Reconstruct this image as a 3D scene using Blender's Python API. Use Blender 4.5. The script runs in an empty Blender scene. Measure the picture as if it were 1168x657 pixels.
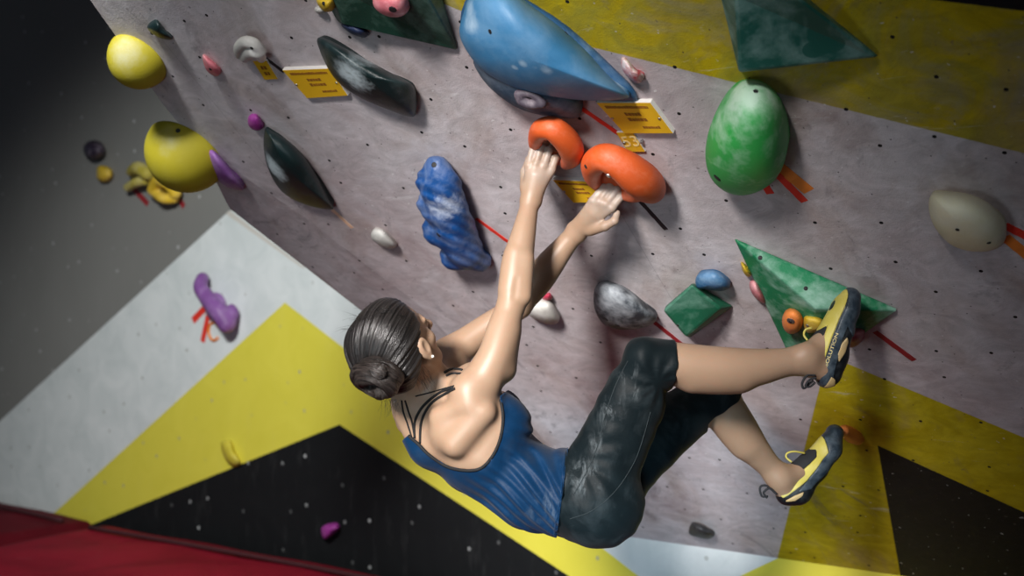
import bpy, math, random
import numpy as np
from mathutils import Vector, Matrix

# ------------------------------------------------------------------ frame of reference
FPX = 1400.0                    # focal length in pixels of the 1168x657 frame
CAMZ = 1.42                     # eye height above the mat
scene = bpy.context.scene
cam_d = bpy.data.cameras.new('camera'); cam = bpy.data.objects.new('camera', cam_d)
scene.collection.objects.link(cam); scene.camera = cam
cam.location = (0, 0, CAMZ); cam.rotation_euler = (math.pi/2, 0, 0)
cam_d.sensor_width = 36.0; cam_d.lens = 36.0*FPX/1168.0
cam_d.dof.use_dof = True; cam_d.dof.focus_distance = 3.25; cam_d.dof.aperture_fstop = 2.2
cam_d.clip_start = 0.05

scene.view_settings.view_transform = 'Standard'; scene.view_settings.look = 'None'
scene.view_settings.gamma = 1.0; scene.view_settings.use_curve_mapping = False
scene.view_settings.exposure = 0.0

world = bpy.data.worlds.new('world'); scene.world = world; world.use_nodes = True
bg = world.node_tree.nodes['Background']
bg.inputs[0].default_value = (0.62, 0.78, 1.0, 1); bg.inputs[1].default_value = 0.09

def lamp(name, kind, loc, target, energy, color=(1, 1, 1), **kw):
    d = bpy.data.lights.new(name, kind); d.energy = energy; d.color = color
    for k, v in kw.items(): setattr(d, k, v)
    o = bpy.data.objects.new(name, d); scene.collection.objects.link(o)
    o.location = loc
    o.rotation_euler = (Vector(target)-Vector(loc)).to_track_quat('-Z', 'Y').to_euler()
    return o
# hall spot on the overhang, from the upper left
lamp('hall_spot', 'SPOT', (-1.9, -1.4, 3.15), (0.04, 3.65, 1.10), 3200, (1.0, 0.955, 0.925),
     spot_size=math.radians(23.2), spot_blend=1.0, shadow_soft_size=0.50)
# hall spot washing the back wall
lamp('back_wall_spot', 'SPOT', (-1.7, 1.6, 3.6), (-1.75, 7.0, 0.70), 1200, (.97, 1.0, .98),
     spot_size=math.radians(46), spot_blend=1.0, shadow_soft_size=0.3)
# soft fill light added behind the camera, not a window
lamp('camera_fill_light', 'AREA', (-1.2, -2.5, 1.6), (0.2, 3.3, 1.3), 13, (0.86, 0.93, 1.0),
     shape='RECTANGLE', size=2.4, size_y=1.6)
# cool fill light added low on the left, no real opening
lamp('low_cool_fill', 'AREA', (-1.6, 0.6, 1.05-.6), (0.45, 4.6, 0.65), 6.5, (0.76, 0.92, 1.0),
     shape='DISK', size=1.0, spread=math.radians(90))
lamp('unseen_low_spot', 'SPOT', (0.1, 1.2, 0.35), (0.52, 5.0, 0.66), 230, (0.50, 0.84, 1.0),  # unseen spot added near the floor to brighten the lower wall
     spot_size=math.radians(31), spot_blend=1.0, shadow_soft_size=0.2)

# ------------------------------------------------------------------ planes of the place
HV = np.array([.798, -.602, 0.0]); HV /= np.linalg.norm(HV)          # level direction of the overhang
UV = np.array([-.460, -.608, .645]); UV -= HV*HV.dot(UV); UV /= np.linalg.norm(UV)   # up the overhang
NV = np.cross(HV, UV)                                                # out of the overhang (left, near, down)
CAM = np.array([0, 0, CAMZ])
def ray(px, py): return np.array([(px-584)/FPX, 1.0, (328.5-py)/FPX])
def U(px, py, d): return CAM + ray(px, py)*d
P0 = U(640, 160, 3.3)
class Plane:
    def __init__(s, o, x, y):
        s.o = np.array(o, float); s.x = x; s.y = y; s.n = np.cross(x, y)
    def at(s, px, py, h=0.0):
        r = ray(px, py); t = (s.n.dot(s.o-CAM)+h)/s.n.dot(r); return CAM+r*t
    def loc(s, p): q = np.asarray(p)-s.o; return np.array([q@s.x, q@s.y, q@s.n])
    def mat(s, p):
        m = Matrix.Identity(4)
        for i in range(3):
            m[i][0] = s.x[i]; m[i][1] = s.y[i]; m[i][2] = s.n[i]; m[i][3] = p[i]
        return m
W1 = Plane(P0, HV, UV)
ZV = np.array([0, 0, 1.0])
Q1 = W1.at(715, 612)
W2 = Plane(Q1, HV, ZV)
def pix(p):
    q = np.asarray(p)-CAM; return 584+FPX*q[0]/q[1], 328.5-FPX*q[2]/q[1]

# ------------------------------------------------------------------ materials
def new_mat(name):
    m = bpy.data.materials.new(name); m.use_nodes = True
    nt = m.node_tree; b = nt.nodes['Principled BSDF']; return m, nt, b
def N(nt, t, **kw):
    n = nt.nodes.new(t)
    for k, v in kw.items(): setattr(n, k, v)
    return n
def L(nt, a, b): nt.links.new(a, b)
def objco(nt): return N(nt, 'ShaderNodeTexCoord').outputs['Object']
def noise(nt, co, scale, detail=4, rough=.55, dist=0, vec=None):
    n = N(nt, 'ShaderNodeTexNoise'); n.inputs['Scale'].default_value = scale
    n.inputs['Detail'].default_value = detail; n.inputs['Roughness'].default_value = rough
    n.inputs['Distortion'].default_value = dist
    if vec is not None:
        mp = N(nt, 'ShaderNodeMapping'); mp.inputs['Scale'].default_value = vec
        L(nt, co, mp.inputs[0]); co = mp.outputs[0]
    L(nt, co, n.inputs['Vector']); return n.outputs['Fac']
def ramp(nt, fac, stops):
    r = N(nt, 'ShaderNodeValToRGB'); e = r.color_ramp.elements
    while len(e) < len(stops): e.new(.5)
    for i, (p, c) in enumerate(stops):
        e[i].position = p; e[i].color = (c, c, c, 1) if not hasattr(c, '__len__') else (*c, 1)
    L(nt, fac, r.inputs[0]); return r.outputs[0]
def mth(nt, op, a, b=None, c=None):
    n = N(nt, 'ShaderNodeMath', operation=op)
    for i, v in enumerate((a, b, c)):
        if v is None: continue
        if isinstance(v, (int, float)): n.inputs[i].default_value = v
        else: L(nt, v, n.inputs[i])
    return n.outputs[0]
def mixc(nt, fac, a, b):
    n = N(nt, 'ShaderNodeMix', data_type='RGBA')
    for i, v in ((0, fac), (6, a), (7, b)):
        if isinstance(v, (int, float)): n.inputs[i].default_value = v
        elif isinstance(v, tuple): n.inputs[i].default_value = (*v, 1) if len(v) == 3 else v
        else: L(nt, v, n.inputs[i])
    return n.outputs[2]
def bump(nt, b, h, strength=.3, dist=.01):
    n = N(nt, 'ShaderNodeBump'); n.inputs['Strength'].default_value = strength; n.inputs['Distance'].default_value = dist
    L(nt, h, n.inputs['Height']); L(nt, n.outputs[0], b.inputs['Normal']); return n
MATS = {}
def hold_mat(key, col, chalk=.35, rough=.6, chalkcol=(.75, .77, .78), scale=9, gritty=.25, thr=.52, spots=(), rest=.25, clean=()):
    """polyurethane / plywood hold: base colour, worn chalk patches, gritty bump"""
    if key in MATS: return MATS[key]
    m, nt, b = new_mat(key); co = objco(nt)
    n1 = noise(nt, co, scale, 5, .62, .6); n2 = noise(nt, co, scale*5, 3, .6)
    f = ramp(nt, mth(nt, 'ADD', mth(nt, 'MULTIPLY', n1, .75), mth(nt, 'MULTIPLY', n2, .25)), [(thr-.06, 0), (thr+.14, 1)])
    if spots:      # hand-worn chalk patches round given places of the hold, little elsewhere
        geo = N(nt, 'ShaderNodeNewGeometry').outputs['Position']; acc = None
        for c, r in spots:
            v = N(nt, 'ShaderNodeVectorMath', operation='DISTANCE'); L(nt, geo, v.inputs[0]); v.inputs[1].default_value = tuple(c)
            mr = N(nt, 'ShaderNodeMapRange', interpolation_type='SMOOTHSTEP'); mr.inputs[1].default_value = r; mr.inputs[2].default_value = r*.25
            L(nt, v.outputs['Value'], mr.inputs[0]); acc = mr.outputs[0] if acc is None else mth(nt, 'MAXIMUM', acc, mr.outputs[0])
        sm = ramp(nt, mth(nt, 'ADD', mth(nt, 'ADD', mth(nt, 'MULTIPLY', n1, .7), mth(nt, 'MULTIPLY', n2, .5)), mth(nt, 'MULTIPLY', acc, .35)), [(.72, 0), (1.0, 1)])
        f = mth(nt, 'ADD', mth(nt, 'MULTIPLY', mth(nt, 'MULTIPLY', f, rest), mth(nt, 'SUBTRACT', 1, acc)), mth(nt, 'MULTIPLY', sm, acc))
    if clean:      # ghost of a removed hold, where no chalk ever settled
        geo2 = N(nt, 'ShaderNodeNewGeometry').outputs['Position']; acc2 = None
        for c, r in clean:
            v = N(nt, 'ShaderNodeVectorMath', operation='DISTANCE'); L(nt, geo2, v.inputs[0]); v.inputs[1].default_value = tuple(c)
            q = mth(nt, 'GREATER_THAN', v.outputs['Value'], r); acc2 = q if acc2 is None else mth(nt, 'MULTIPLY', acc2, q)
        f = mth(nt, 'MULTIPLY', f, mth(nt, 'ADD', mth(nt, 'MULTIPLY', acc2, .9), .1))
    n3 = noise(nt, co, scale*.5, 2)
    dark = tuple(c*.72 for c in col)
    basec = mixc(nt, ramp(nt, n3, [(.35, 0), (.65, 1)]), dark, col)
    L(nt, mixc(nt, mth(nt, 'MULTIPLY', f, chalk), basec, chalkcol), b.inputs['Base Color'])
    b.inputs['Roughness'].default_value = rough
    g = noise(nt, co, 260, 3, .6)
    bump(nt, b, mth(nt, 'ADD', g, mth(nt, 'MULTIPLY', n1, .6)), gritty, .004)
    MATS[key] = m; return m
def flat_mat(key, col, rough=.6, var=.12, metallic=0):
    if key in MATS: return MATS[key]
    m, nt, b = new_mat(key); co = objco(nt)
    n1 = noise(nt, co, 30, 3)
    L(nt, mixc(nt, n1, tuple(c*(1-var) for c in col), tuple(min(1, c*(1+var)) for c in col)), b.inputs['Base Color'])
    b.inputs['Roughness'].default_value = rough; b.inputs['Metallic'].default_value = metallic
    MATS[key] = m; return m

def half_plane(nt, sx, sy, p, q, soft=.0015, wob=None):
    """1 on the left of the directed line p->q in plane coordinates"""
    d = np.array([q[0]-p[0], q[1]-p[1]]); d = d/np.linalg.norm(d); nn = (-d[1], d[0])
    v = mth(nt, 'ADD', mth(nt, 'MULTIPLY', sx, float(nn[0])), mth(nt, 'MULTIPLY', sy, float(nn[1])))
    v = mth(nt, 'SUBTRACT', v, float(nn[0]*p[0]+nn[1]*p[1]))
    if wob is not None: v = mth(nt, 'ADD', v, wob)
    n = N(nt, 'ShaderNodeMapRange'); n.inputs[1].default_value = -soft; n.inputs[2].default_value = soft
    L(nt, v, n.inputs[0]); return n.outputs[0]
def poly_mask(nt, sx, sy, pts, **kw):
    """inside of a convex counter-clockwise polygon (plane coordinates)"""
    out = None
    for i in range(len(pts)):
        h = half_plane(nt, sx, sy, pts[i], pts[(i+1) % len(pts)], **kw)
        out = h if out is None else mth(nt, 'MULTIPLY', out, h)
    return out
def ccw(pts):
    a = sum(pts[i][0]*pts[(i+1) % len(pts)][1]-pts[(i+1) % len(pts)][0]*pts[i][1] for i in range(len(pts)))
    return pts if a > 0 else pts[::-1]

def bolt_dots(nt, sx, sy, pitch, rad, jit=.25):
    cx = N(nt, 'ShaderNodeCombineXYZ'); L(nt, sx, cx.inputs[0]); L(nt, sy, cx.inputs[1])
    v = N(nt, 'ShaderNodeTexVoronoi'); v.voronoi_dimensions = '2D'
    v.inputs['Scale'].default_value = 1/pitch; v.inputs['Randomness'].default_value = jit
    L(nt, cx.outputs[0], v.inputs['Vector'])
    return mth(nt, 'LESS_THAN', v.outputs['Distance'], rad/pitch)

def overhang_material():
    m, nt, b = new_mat('painted_plywood_overhang'); co = objco(nt)
    sp = N(nt, 'ShaderNodeSeparateXYZ'); L(nt, co, sp.inputs[0]); sx, sy = sp.outputs[0], sp.outputs[1]
    pl = lambda *pp: ccw([tuple(W1.loc(W1.at(*p))[:2]) for p in pp])
    big = noise(nt, co, 1.6, 5, .6, .5); mid = noise(nt, co, 6, 6, .62, 1.2); fine = noise(nt, co, 38, 4, .6)
    lil = mixc(nt, ramp(nt, big, [(.36, 0), (.62, 1)]), (.42, .345, .355), (.54, .50, .515))
    lil = mixc(nt, ramp(nt, mid, [(.42, 0), (.66, .45)]), lil, (.60, .57, .60))
    yel = mixc(nt, ramp(nt, mid, [(.38, 0), (.60, 1)]), (.50, .37, .006), (.36, .30, .03))
    yel = mixc(nt, ramp(nt, noise(nt, co, 4.3, 6, .65, .8), [(.50, 0), (.66, .75)]), yel, (.30, .27, .17))
    yel2 = mixc(nt, ramp(nt, mid, [(.40, 0), (.64, 1)]), (.42, .33, .006), (.48, .39, .015))
    wob = mth(nt, 'MULTIPLY', mth(nt, 'SUBTRACT', fine, .5), .004)
    c = lil
    f1 = poly_mask(nt, sx, sy, pl((420, -30), (530, 14), (690, 60), (1168, 175), (1400, 232), (1400, -200), (400, -200)), wob=wob)
    c = mixc(nt, f1, c, yel)
    f2 = poly_mask(nt, sx, sy, pl((944, 405), (1168, 499), (1400, 596), (1400, 760), (846, 800)), wob=wob)
    c = mixc(nt, f2, c, yel2)
    f3 = poly_mask(nt, sx, sy, pl((1001, 508), (1168, 584), (1400, 690), (1400, 800), (1052, 800)), wob=wob)
    blk = mixc(nt, fine, (.006, .006, .007), (.014, .014, .016))
    c = mixc(nt, f3, c, blk)
    f4 = poly_mask(nt, sx, sy, pl((1050, -2), (1168, 13), (1400, 42), (1400, -200), (1050, -200)), wob=wob)
    c = mixc(nt, f4, c, blk)
    paint = mth(nt, 'SUBTRACT', 1, mth(nt, 'MAXIMUM', f3, f4))
    # boot rubber scuffs, soft dirt, brown smears and pale scratches
    scuff = ramp(nt, noise(nt, co, 3.2, 7, .68, 2.2, (1.0, .55, 1)), [(.60, 0), (.72, 1)])
    c = mixc(nt, mth(nt, 'MULTIPLY', mth(nt, 'MULTIPLY', scuff, .62), paint), c, (.10, .09, .10))
    smear = ramp(nt, noise(nt, co, 2.1, 5, .6, 1.0, (1.2, .7, 3)), [(.54, 0), (.74, 1)])
    c = mixc(nt, mth(nt, 'MULTIPLY', mth(nt, 'MULTIPLY', smear, .65), paint), c, (.29, .20, .16))
    scr = ramp(nt, noise(nt, co, 5.5, 5, .7, 1.5, (.5, 3.0, 1)), [(.63, 0), (.70, 1)])
    c = mixc(nt, mth(nt, 'MULTIPLY', mth(nt, 'MULTIPLY', scr, .30), paint), c, (.78, .77, .78))
    spk = ramp(nt, noise(nt, co, 55, 2, .5), [(.70, 0), (.73, 1)])
    c = mixc(nt, mth(nt, 'MULTIPLY', spk, .45), c, (.12, .10, .10))
    spw = ramp(nt, noise(nt, co, 47, 2, .5, 0, (1, 1, 5)), [(.715, 0), (.74, 1)])
    c = mixc(nt, mth(nt, 'MULTIPLY', spw, .5), c, (.75, .75, .75))
    # panel seams
    seam = mth(nt, 'LESS_THAN', mth(nt, 'ABSOLUTE', mth(nt, 'SUBTRACT', mth(nt, 'FRACT', mth(nt, 'DIVIDE', mth(nt, 'ADD', sx, 9.1), 1.22)), .5)), .0009)
    c = mixc(nt, mth(nt, 'MULTIPLY', seam, .35), c, (.15, .13, .14))
    d = bolt_dots(nt, sx, sy, .185, .0052, .6)
    c = mixc(nt, d, c, (.012, .011, .011))
    d2 = bolt_dots(nt, mth(nt, 'ADD', sx, .37), mth(nt, 'ADD', sy, .11), .15, .0022, 1.0)
    c = mixc(nt, mth(nt, 'MULTIPLY', d2, .8), c, (.05, .04, .04))
    mot = ramp(nt, noise(nt, co, 11, 6, .7, 1.4, (.8, 1.2, 1)), [(.34, .82), (.66, 1.14)])
    vm = N(nt, 'ShaderNodeVectorMath', operation='MULTIPLY'); L(nt, c, vm.inputs[0]); L(nt, mot, vm.inputs[1]); c = vm.outputs[0]
    L(nt, c, b.inputs['Base Color'])
    b.inputs['Roughness'].default_value = .68; b.inputs['Specular IOR Level'].default_value = .18
    hh = mth(nt, 'SUBTRACT', mth(nt, 'ADD', noise(nt, co, 190, 3, .6), mth(nt, 'MULTIPLY', mid, 1.4)), mth(nt, 'MULTIPLY', d, 2.0))
    bump(nt, b, hh, .35, .004)
    return m
def back_wall_material():
    m, nt, b = new_mat('painted_vertical_wall'); co = objco(nt)
    sp = N(nt, 'ShaderNodeSeparateXYZ'); L(nt, co, sp.inputs[0]); sx, sy = sp.outputs[0], sp.outputs[1]
    pl = lambda *pp: ccw([tuple(W2.loc(W2.at(*p))[:2]) for p in pp])
    big = noise(nt, co, .9, 4, .6, .4); mid = noise(nt, co, 5, 5, .6, .8)
    grey = mixc(nt, big, (.17, .168, .158), (.235, .232, .220))
    white = mixc(nt, ramp(nt, mid, [(.35, 0), (.65, 1)]), (.58, .62, .62), (.68, .71, .71))
    cream = (.50, .47, .42)
    yel = mixc(nt, mid, (.62, .55, .05), (.72, .64, .08)); blk = mixc(nt, mid, (.0045, .005, .006), (.009, .010, .011))
    c = grey
    c = mixc(nt, poly_mask(nt, sx, sy, pl((262, 240), (-400, 847), (0, 1100), (1500, 1100), (1500, 240))), c, white)
    c = mixc(nt, poly_mask(nt, sx, sy, pl((262, 240), (170, 324), (345, 306), (400, 345))), c, mixc(nt, mid, cream, (.58, .56, .52)))
    c = mixc(nt, poly_mask(nt, sx, sy, pl((325, 345), (64, 583), (-200, 824), (900, 1100), (1100, 945))), c, yel)
    c = mixc(nt, poly_mask(nt, sx, sy, pl((387, 484), (110, 596), (-200, 721), (300, 1000), (1000, 889))), c, blk)
    c = mixc(nt, poly_mask(nt, sx, sy, pl((842, 658), (882, 639), (1060, 560), (1300, 560), (1300, 900), (600, 780))), c, yel)
    d1 = bolt_dots(nt, sx, sy, .25, .0100, .85)
    tone = ramp(nt, noise(nt, co, 2.5, 1), [(.45, 0), (.55, 1)])
    # pale nut faces on dark paint, dark holes on light paint
    sep = N(nt, 'ShaderNodeRGBToBW'); L(nt, c, sep.inputs[0])
    isdark = mth(nt, 'LESS_THAN', sep.outputs[0], .26)
    dc = mixc(nt, isdark, (.30, .30, .27), (.55, .56, .56))
    fade = mth(nt, 'MULTIPLY', d1, mth(nt, 'ADD', mth(nt, 'MULTIPLY', tone, .55), .12))
    c = mixc(nt, fade, c, dc)
    dust = ramp(nt, noise(nt, co, 14, 5, .7, 0, (1, .25, 1)), [(.55, 0), (.8, 1)])
    c = mixc(nt, mth(nt, 'MULTIPLY', dust, .04), c, (.5, .5, .5))
    L(nt, c, b.inputs['Base Color']); b.inputs['Roughness'].default_value = .7; b.inputs['Specular IOR Level'].default_value = .2
    bump(nt, b, noise(nt, co, 120, 3), .15, .003)
    return m

# ------------------------------------------------------------------ object helpers
COL = scene.collection
def mesh_obj(name, verts, faces, mat, parent=None, smooth=False, matrix=None, mats=None, midx=None):
    me = bpy.data.meshes.new(name)
    me.from_pydata([tuple(map(float, v)) for v in verts], [], [tuple(map(int, f)) for f in faces]); me.update()
    for mm in (mats or [mat]): me.materials.append(mm)
    if midx is not None: me.polygons.foreach_set('material_index', np.array(midx, dtype=np.int32))
    if smooth: me.polygons.foreach_set('use_smooth', np.ones(len(me.polygons), dtype=bool))
    o = bpy.data.objects.new(name, me); COL.objects.link(o)
    if parent is not None: o.parent = parent
    if matrix is not None: o.matrix_world = matrix
    return o
def tag(o, label=None, cat=None, group=None, kind=None):
    for k, v in (('label', label), ('category', cat), ('group', group), ('kind', kind)):
        if v: o[k] = v
    return o
def attach(o, root):
    """parent a mesh already placed in world space under root without moving it"""
    bpy.context.view_layer.update()
    mw = o.matrix_world.copy(); o.parent = root; o.matrix_parent_inverse = root.matrix_world.inverted(); o.matrix_world = mw
    return o
def fix_normals(o, inside=None):
    import bmesh
    bm = bmesh.new(); bm.from_mesh(o.data); bmesh.ops.recalc_face_normals(bm, faces=bm.faces); bm.to_mesh(o.data); bm.free()
def bevel(o, w=.003, seg=2, ang=.6):
    md = o.modifiers.new('bevel', 'BEVEL'); md.width = w; md.segments = seg; md.limit_method = 'ANGLE'; md.angle_limit = ang
    return o
def placed(name, pts, faces, mat, plane, origin, **kw):
    """mesh from world points, stored in the wall frame of reference with its origin on the wall"""
    M = plane.mat(origin); R = np.array([plane.x, plane.y, plane.n])
    loc = (np.asarray(pts)-origin)@R.T
    return mesh_obj(name, loc, faces, mat, matrix=M, **kw)

# ------------------------------------------------------------------ implicit surfaces
def smin(a, b, k):
    if k <= 0: return np.minimum(a, b)
    h = np.maximum(k-np.abs(a-b), 0)/k
    return np.minimum(a, b)-h*h*k*.25
def smax(a, b, k): return -smin(-a, -b, k)
class Field:
    def __init__(s, lo, hi, h, base=None):
        s.h = h; s.lo = np.array(lo, float); s.n = np.ceil((np.array(hi)-s.lo)/h).astype(int)+1
        s.a = np.full(s.n, .2, np.float32) if base is None else base
    def clone(s): return Field(s.lo, s.lo+(s.n-1)*s.h, s.h, s.a.copy())
    def sub(s, lo, hi):
        i0 = np.clip(np.floor((np.array(lo)-s.lo)/s.h).astype(int), 0, s.n); i1 = np.clip(np.ceil((np.array(hi)-s.lo)/s.h).astype(int)+1, 0, s.n)
        sl = tuple(slice(a, b) for a, b in zip(i0, i1))
        g = [(s.lo[i]+np.arange(i0[i], i1[i])*s.h).astype(np.float32) for i in range(3)]
        return sl, g[0][:, None, None], g[1][None, :, None], g[2][None, None, :]
    def cone(s, a, b, ra, rb, k=.012, w=None, sc=1.0, cut=False):
        a = np.array(a, float); b = np.array(b, float); m = max(ra, rb)*max(1, sc)+k+.03
        sl, X, Y, Z = s.sub(np.minimum(a, b)-m, np.maximum(a, b)+m)
        if 0 in s.a[sl].shape: return s
        ab = b-a; L2 = max(ab@ab, 1e-9)
        t = np.clip(((X-a[0])*ab[0]+(Y-a[1])*ab[1]+(Z-a[2])*ab[2])/L2, 0, 1)
        qx = X-a[0]-t*ab[0]; qy = Y-a[1]-t*ab[1]; qz = Z-a[2]-t*ab[2]
        if w is not None:
            w = np.array(w)/np.linalg.norm(w); c = (qx*w[0]+qy*w[1]+qz*w[2])*(1/sc-1)
            qx = qx+c*w[0]; qy = qy+c*w[1]; qz = qz+c*w[2]
        d = np.sqrt(qx*qx+qy*qy+qz*qz)-(ra+(rb-ra)*t)
        s.a[sl] = smax(s.a[sl], -d, k) if cut else smin(s.a[sl], d, k)
        return s
    def ell(s, c, rad, ax=None, k=.012, cut=False):
        c = np.array(c, float); m = max(rad)+k+.03
        sl, X, Y, Z = s.sub(c-m, c+m)
        if 0 in s.a[sl].shape: return s
        ax = np.eye(3) if ax is None else np.array(ax)
        x, y, z = X-c[0], Y-c[1], Z-c[2]
        u = [(x*ax[i][0]+y*ax[i][1]+z*ax[i][2]) for i in range(3)]
        k0 = np.sqrt(sum((u[i]/rad[i])**2 for i in range(3))); k1 = np.sqrt(sum((u[i]/rad[i]**2)**2 for i in range(3)))+1e-6
        d = k0*(k0-1)/k1
        s.a[sl] = smax(s.a[sl], -d, k) if cut else smin(s.a[sl], d, k)
        return s
    def chain(s, pts, k=.012, smooth=10, **kw):
        """one limb: smooth centre line and taper, joined to the rest with blend k"""
        if smooth > 1 and len(pts) > 2:
            sp = spline([(*p, r) for p, r in pts], smooth); pts = [(q[:3], q[3]) for q in sp]
        P = np.array([p for p, r in pts]); m = max(r for p, r in pts)+k+.03
        sl = s.sub(P.min(0)-m, P.max(0)+m)[0]; lo = s.lo+np.array([q.start for q in sl])*s.h
        t = Field(lo, lo, s.h, np.full(s.a[sl].shape, .2, np.float32)); t.n = np.array(t.a.shape)
        for p, q in zip(pts[:-1], pts[1:]): t.cone(p[0], q[0], p[1], q[1], 0, **kw)
        s.a[sl] = smin(s.a[sl], t.a, k)
        return s
    def half(s, p, n, k=.0):
        """keep the side n points away from"""
        n = np.array(n)/np.linalg.norm(n)
        sl, X, Y, Z = s.sub(s.lo, s.lo+s.n*s.h)
        d = (X-p[0])*n[0]+(Y-p[1])*n[1]+(Z-p[2])*n[2]
        s.a = smax(s.a, d.astype(np.float32), k); return s
    def grid(s): return s.sub(s.lo, s.lo+s.n*s.h)[1:]
    def mesh(s):
        return surface_nets(s.a, s.lo, s.h)
    def surf(s, px, py, d0=2.9, off=.0):
        r = ray(px, py); r = r/np.linalg.norm(r); t = d0
        for _ in range(200):
            p = CAM+r*t; i = np.round((p-s.lo)/s.h).astype(int)
            if (i < 0).any() or (i >= s.n).any(): t += .01; continue
            v = s.tri(p)-off
            if v < .0006: return p
            t += max(min(float(v)*.7, .03), .0008)
            if t > 5: break
        return None
    def tri(s, p):
        g = (p-s.lo)/s.h; i = np.clip(np.floor(g).astype(int), 0, s.n-2); f = g-i; v = 0
        for c in range(8):
            o = np.array([c & 1, c >> 1 & 1, c >> 2 & 1]); wgt = np.prod(np.where(o, f, 1-f)); j = i+o
            v += wgt*s.a[j[0], j[1], j[2]]
        return v
def surface_nets(F, lo, h):
    s = F < 0
    idx = [np.where(s.any(axis=tuple(j for j in range(3) if j != i)))[0] for i in range(3)]
    b = [(max(ix[0]-2, 0), min(ix[-1]+3, F.shape[i])) for i, ix in enumerate(idx)]
    F = F[b[0][0]:b[0][1], b[1][0]:b[1][1], b[2][0]:b[2][1]]; F = np.pad(F, 1, constant_values=.05)
    lo = np.array(lo)+(np.array([b[0][0], b[1][0], b[2][0]])-1)*h
    s = F < 0; nx, ny, nz = F.shape
    cnt = np.zeros((nx-1, ny-1, nz-1), np.uint8)
    for c in range(8):
        dx, dy, dz = c & 1, c >> 1 & 1, c >> 2 & 1
        cnt += s[dx:nx-1+dx, dy:ny-1+dy, dz:nz-1+dz]
    act = (cnt > 0) & (cnt < 8); ids = np.argwhere(act)
    vid = np.full(act.shape, -1, np.int32); vid[act] = np.arange(len(ids))
    acc = np.zeros((len(ids), 3)); num = np.zeros(len(ids))
    corner = [np.array([c & 1, c >> 1 & 1, c >> 2 & 1]) for c in range(8)]
    val = [F[ids[:, 0]+o[0], ids[:, 1]+o[1], ids[:, 2]+o[2]].astype(float) for o in corner]
    for a in range(8):
        for bb in (1, 2, 4):
            if a & bb: continue
            c = a | bb; m = (val[a] < 0) != (val[c] < 0)
            t = val[a][m]/(val[a][m]-val[c][m])
            acc[m] += corner[a]+(corner[c]-corner[a])*t[:, None]; num[m] += 1
    V = lo+(ids+acc/num[:, None])*h
    quads = []
    for ax in range(3):
        o = [0, 0, 0]; o[ax] = 1
        A = s[:nx-o[0], :ny-o[1], :nz-o[2]]; B = s[o[0]:, o[1]:, o[2]:]
        e = np.argwhere(A != B); b1, b2 = (ax+1) % 3, (ax+2) % 3
        e = e[(e[:, b1] > 0) & (e[:, b2] > 0) & (e[:, b1] < F.shape[b1]-1) & (e[:, b2] < F.shape[b2]-1)]
        inside = A[e[:, 0], e[:, 1], e[:, 2]]
        def g(d1, d2):
            c = e.copy(); c[:, b1] -= d1; c[:, b2] -= d2; return vid[c[:, 0], c[:, 1], c[:, 2]]
        q = np.stack([g(1, 1), g(0, 1), g(0, 0), g(1, 0)], 1)
        q[~inside] = q[~inside][:, ::-1]; quads.append(q)
    return V, np.concatenate(quads)
def field_obj(name, fld, mat, parent=None, plane=None, origin=None, M=None, smooth_it=0):
    V, Q = fld.mesh()
    me = bpy.data.meshes.new(name)
    if M is None: M = plane.mat(origin) if plane is not None else Matrix.Translation(Vector(origin) if origin is not None else Vector((0, 0, 0)))
    Mi = np.array(M.inverted()); V = V@Mi[:3, :3].T+Mi[:3, 3]
    me.vertices.add(len(V)); me.vertices.foreach_set('co', V.astype(np.float32).ravel())
    me.loops.add(len(Q)*4); me.loops.foreach_set('vertex_index', Q.astype(np.int32).ravel())
    me.polygons.add(len(Q)); me.polygons.foreach_set('loop_start', np.arange(0, len(Q)*4, 4, dtype=np.int32))
    me.polygons.foreach_set('use_smooth', np.ones(len(Q), bool))
    me.materials.append(mat); me.update(calc_edges=True); me.validate()
    o = bpy.data.objects.new(name, me); COL.objects.link(o); o.matrix_world = M
    if smooth_it:
        md = o.modifiers.new('soften', 'SMOOTH'); md.factor = .5; md.iterations = smooth_it
    if parent is not None: attach(o, parent)
    return o
def poly_sdf(x, y, pts):
    """signed distance to a 2D polygon, negative inside"""
    d = np.full(np.broadcast(x, y).shape, 1e9, np.float32); sgn = np.ones_like(d)
    n = len(pts)
    for i in range(n):
        ax, ay = pts[i]; bx, by = pts[i-1]; ex, ey = bx-ax, by-ay; wx, wy = x-ax, y-ay
        t = np.clip((wx*ex+wy*ey)/(ex*ex+ey*ey), 0, 1); qx, qy = wx-ex*t, wy-ey*t
        d = np.minimum(d, qx*qx+qy*qy)
        c1 = y >= ay; c2 = y < by; c3 = (ex*wy) > (ey*wx)
        flip = (c1 & c2 & c3) | (~c1 & ~c2 & ~c3)
        sgn = np.where(flip, -sgn, sgn)
    return sgn*np.sqrt(d)
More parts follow.
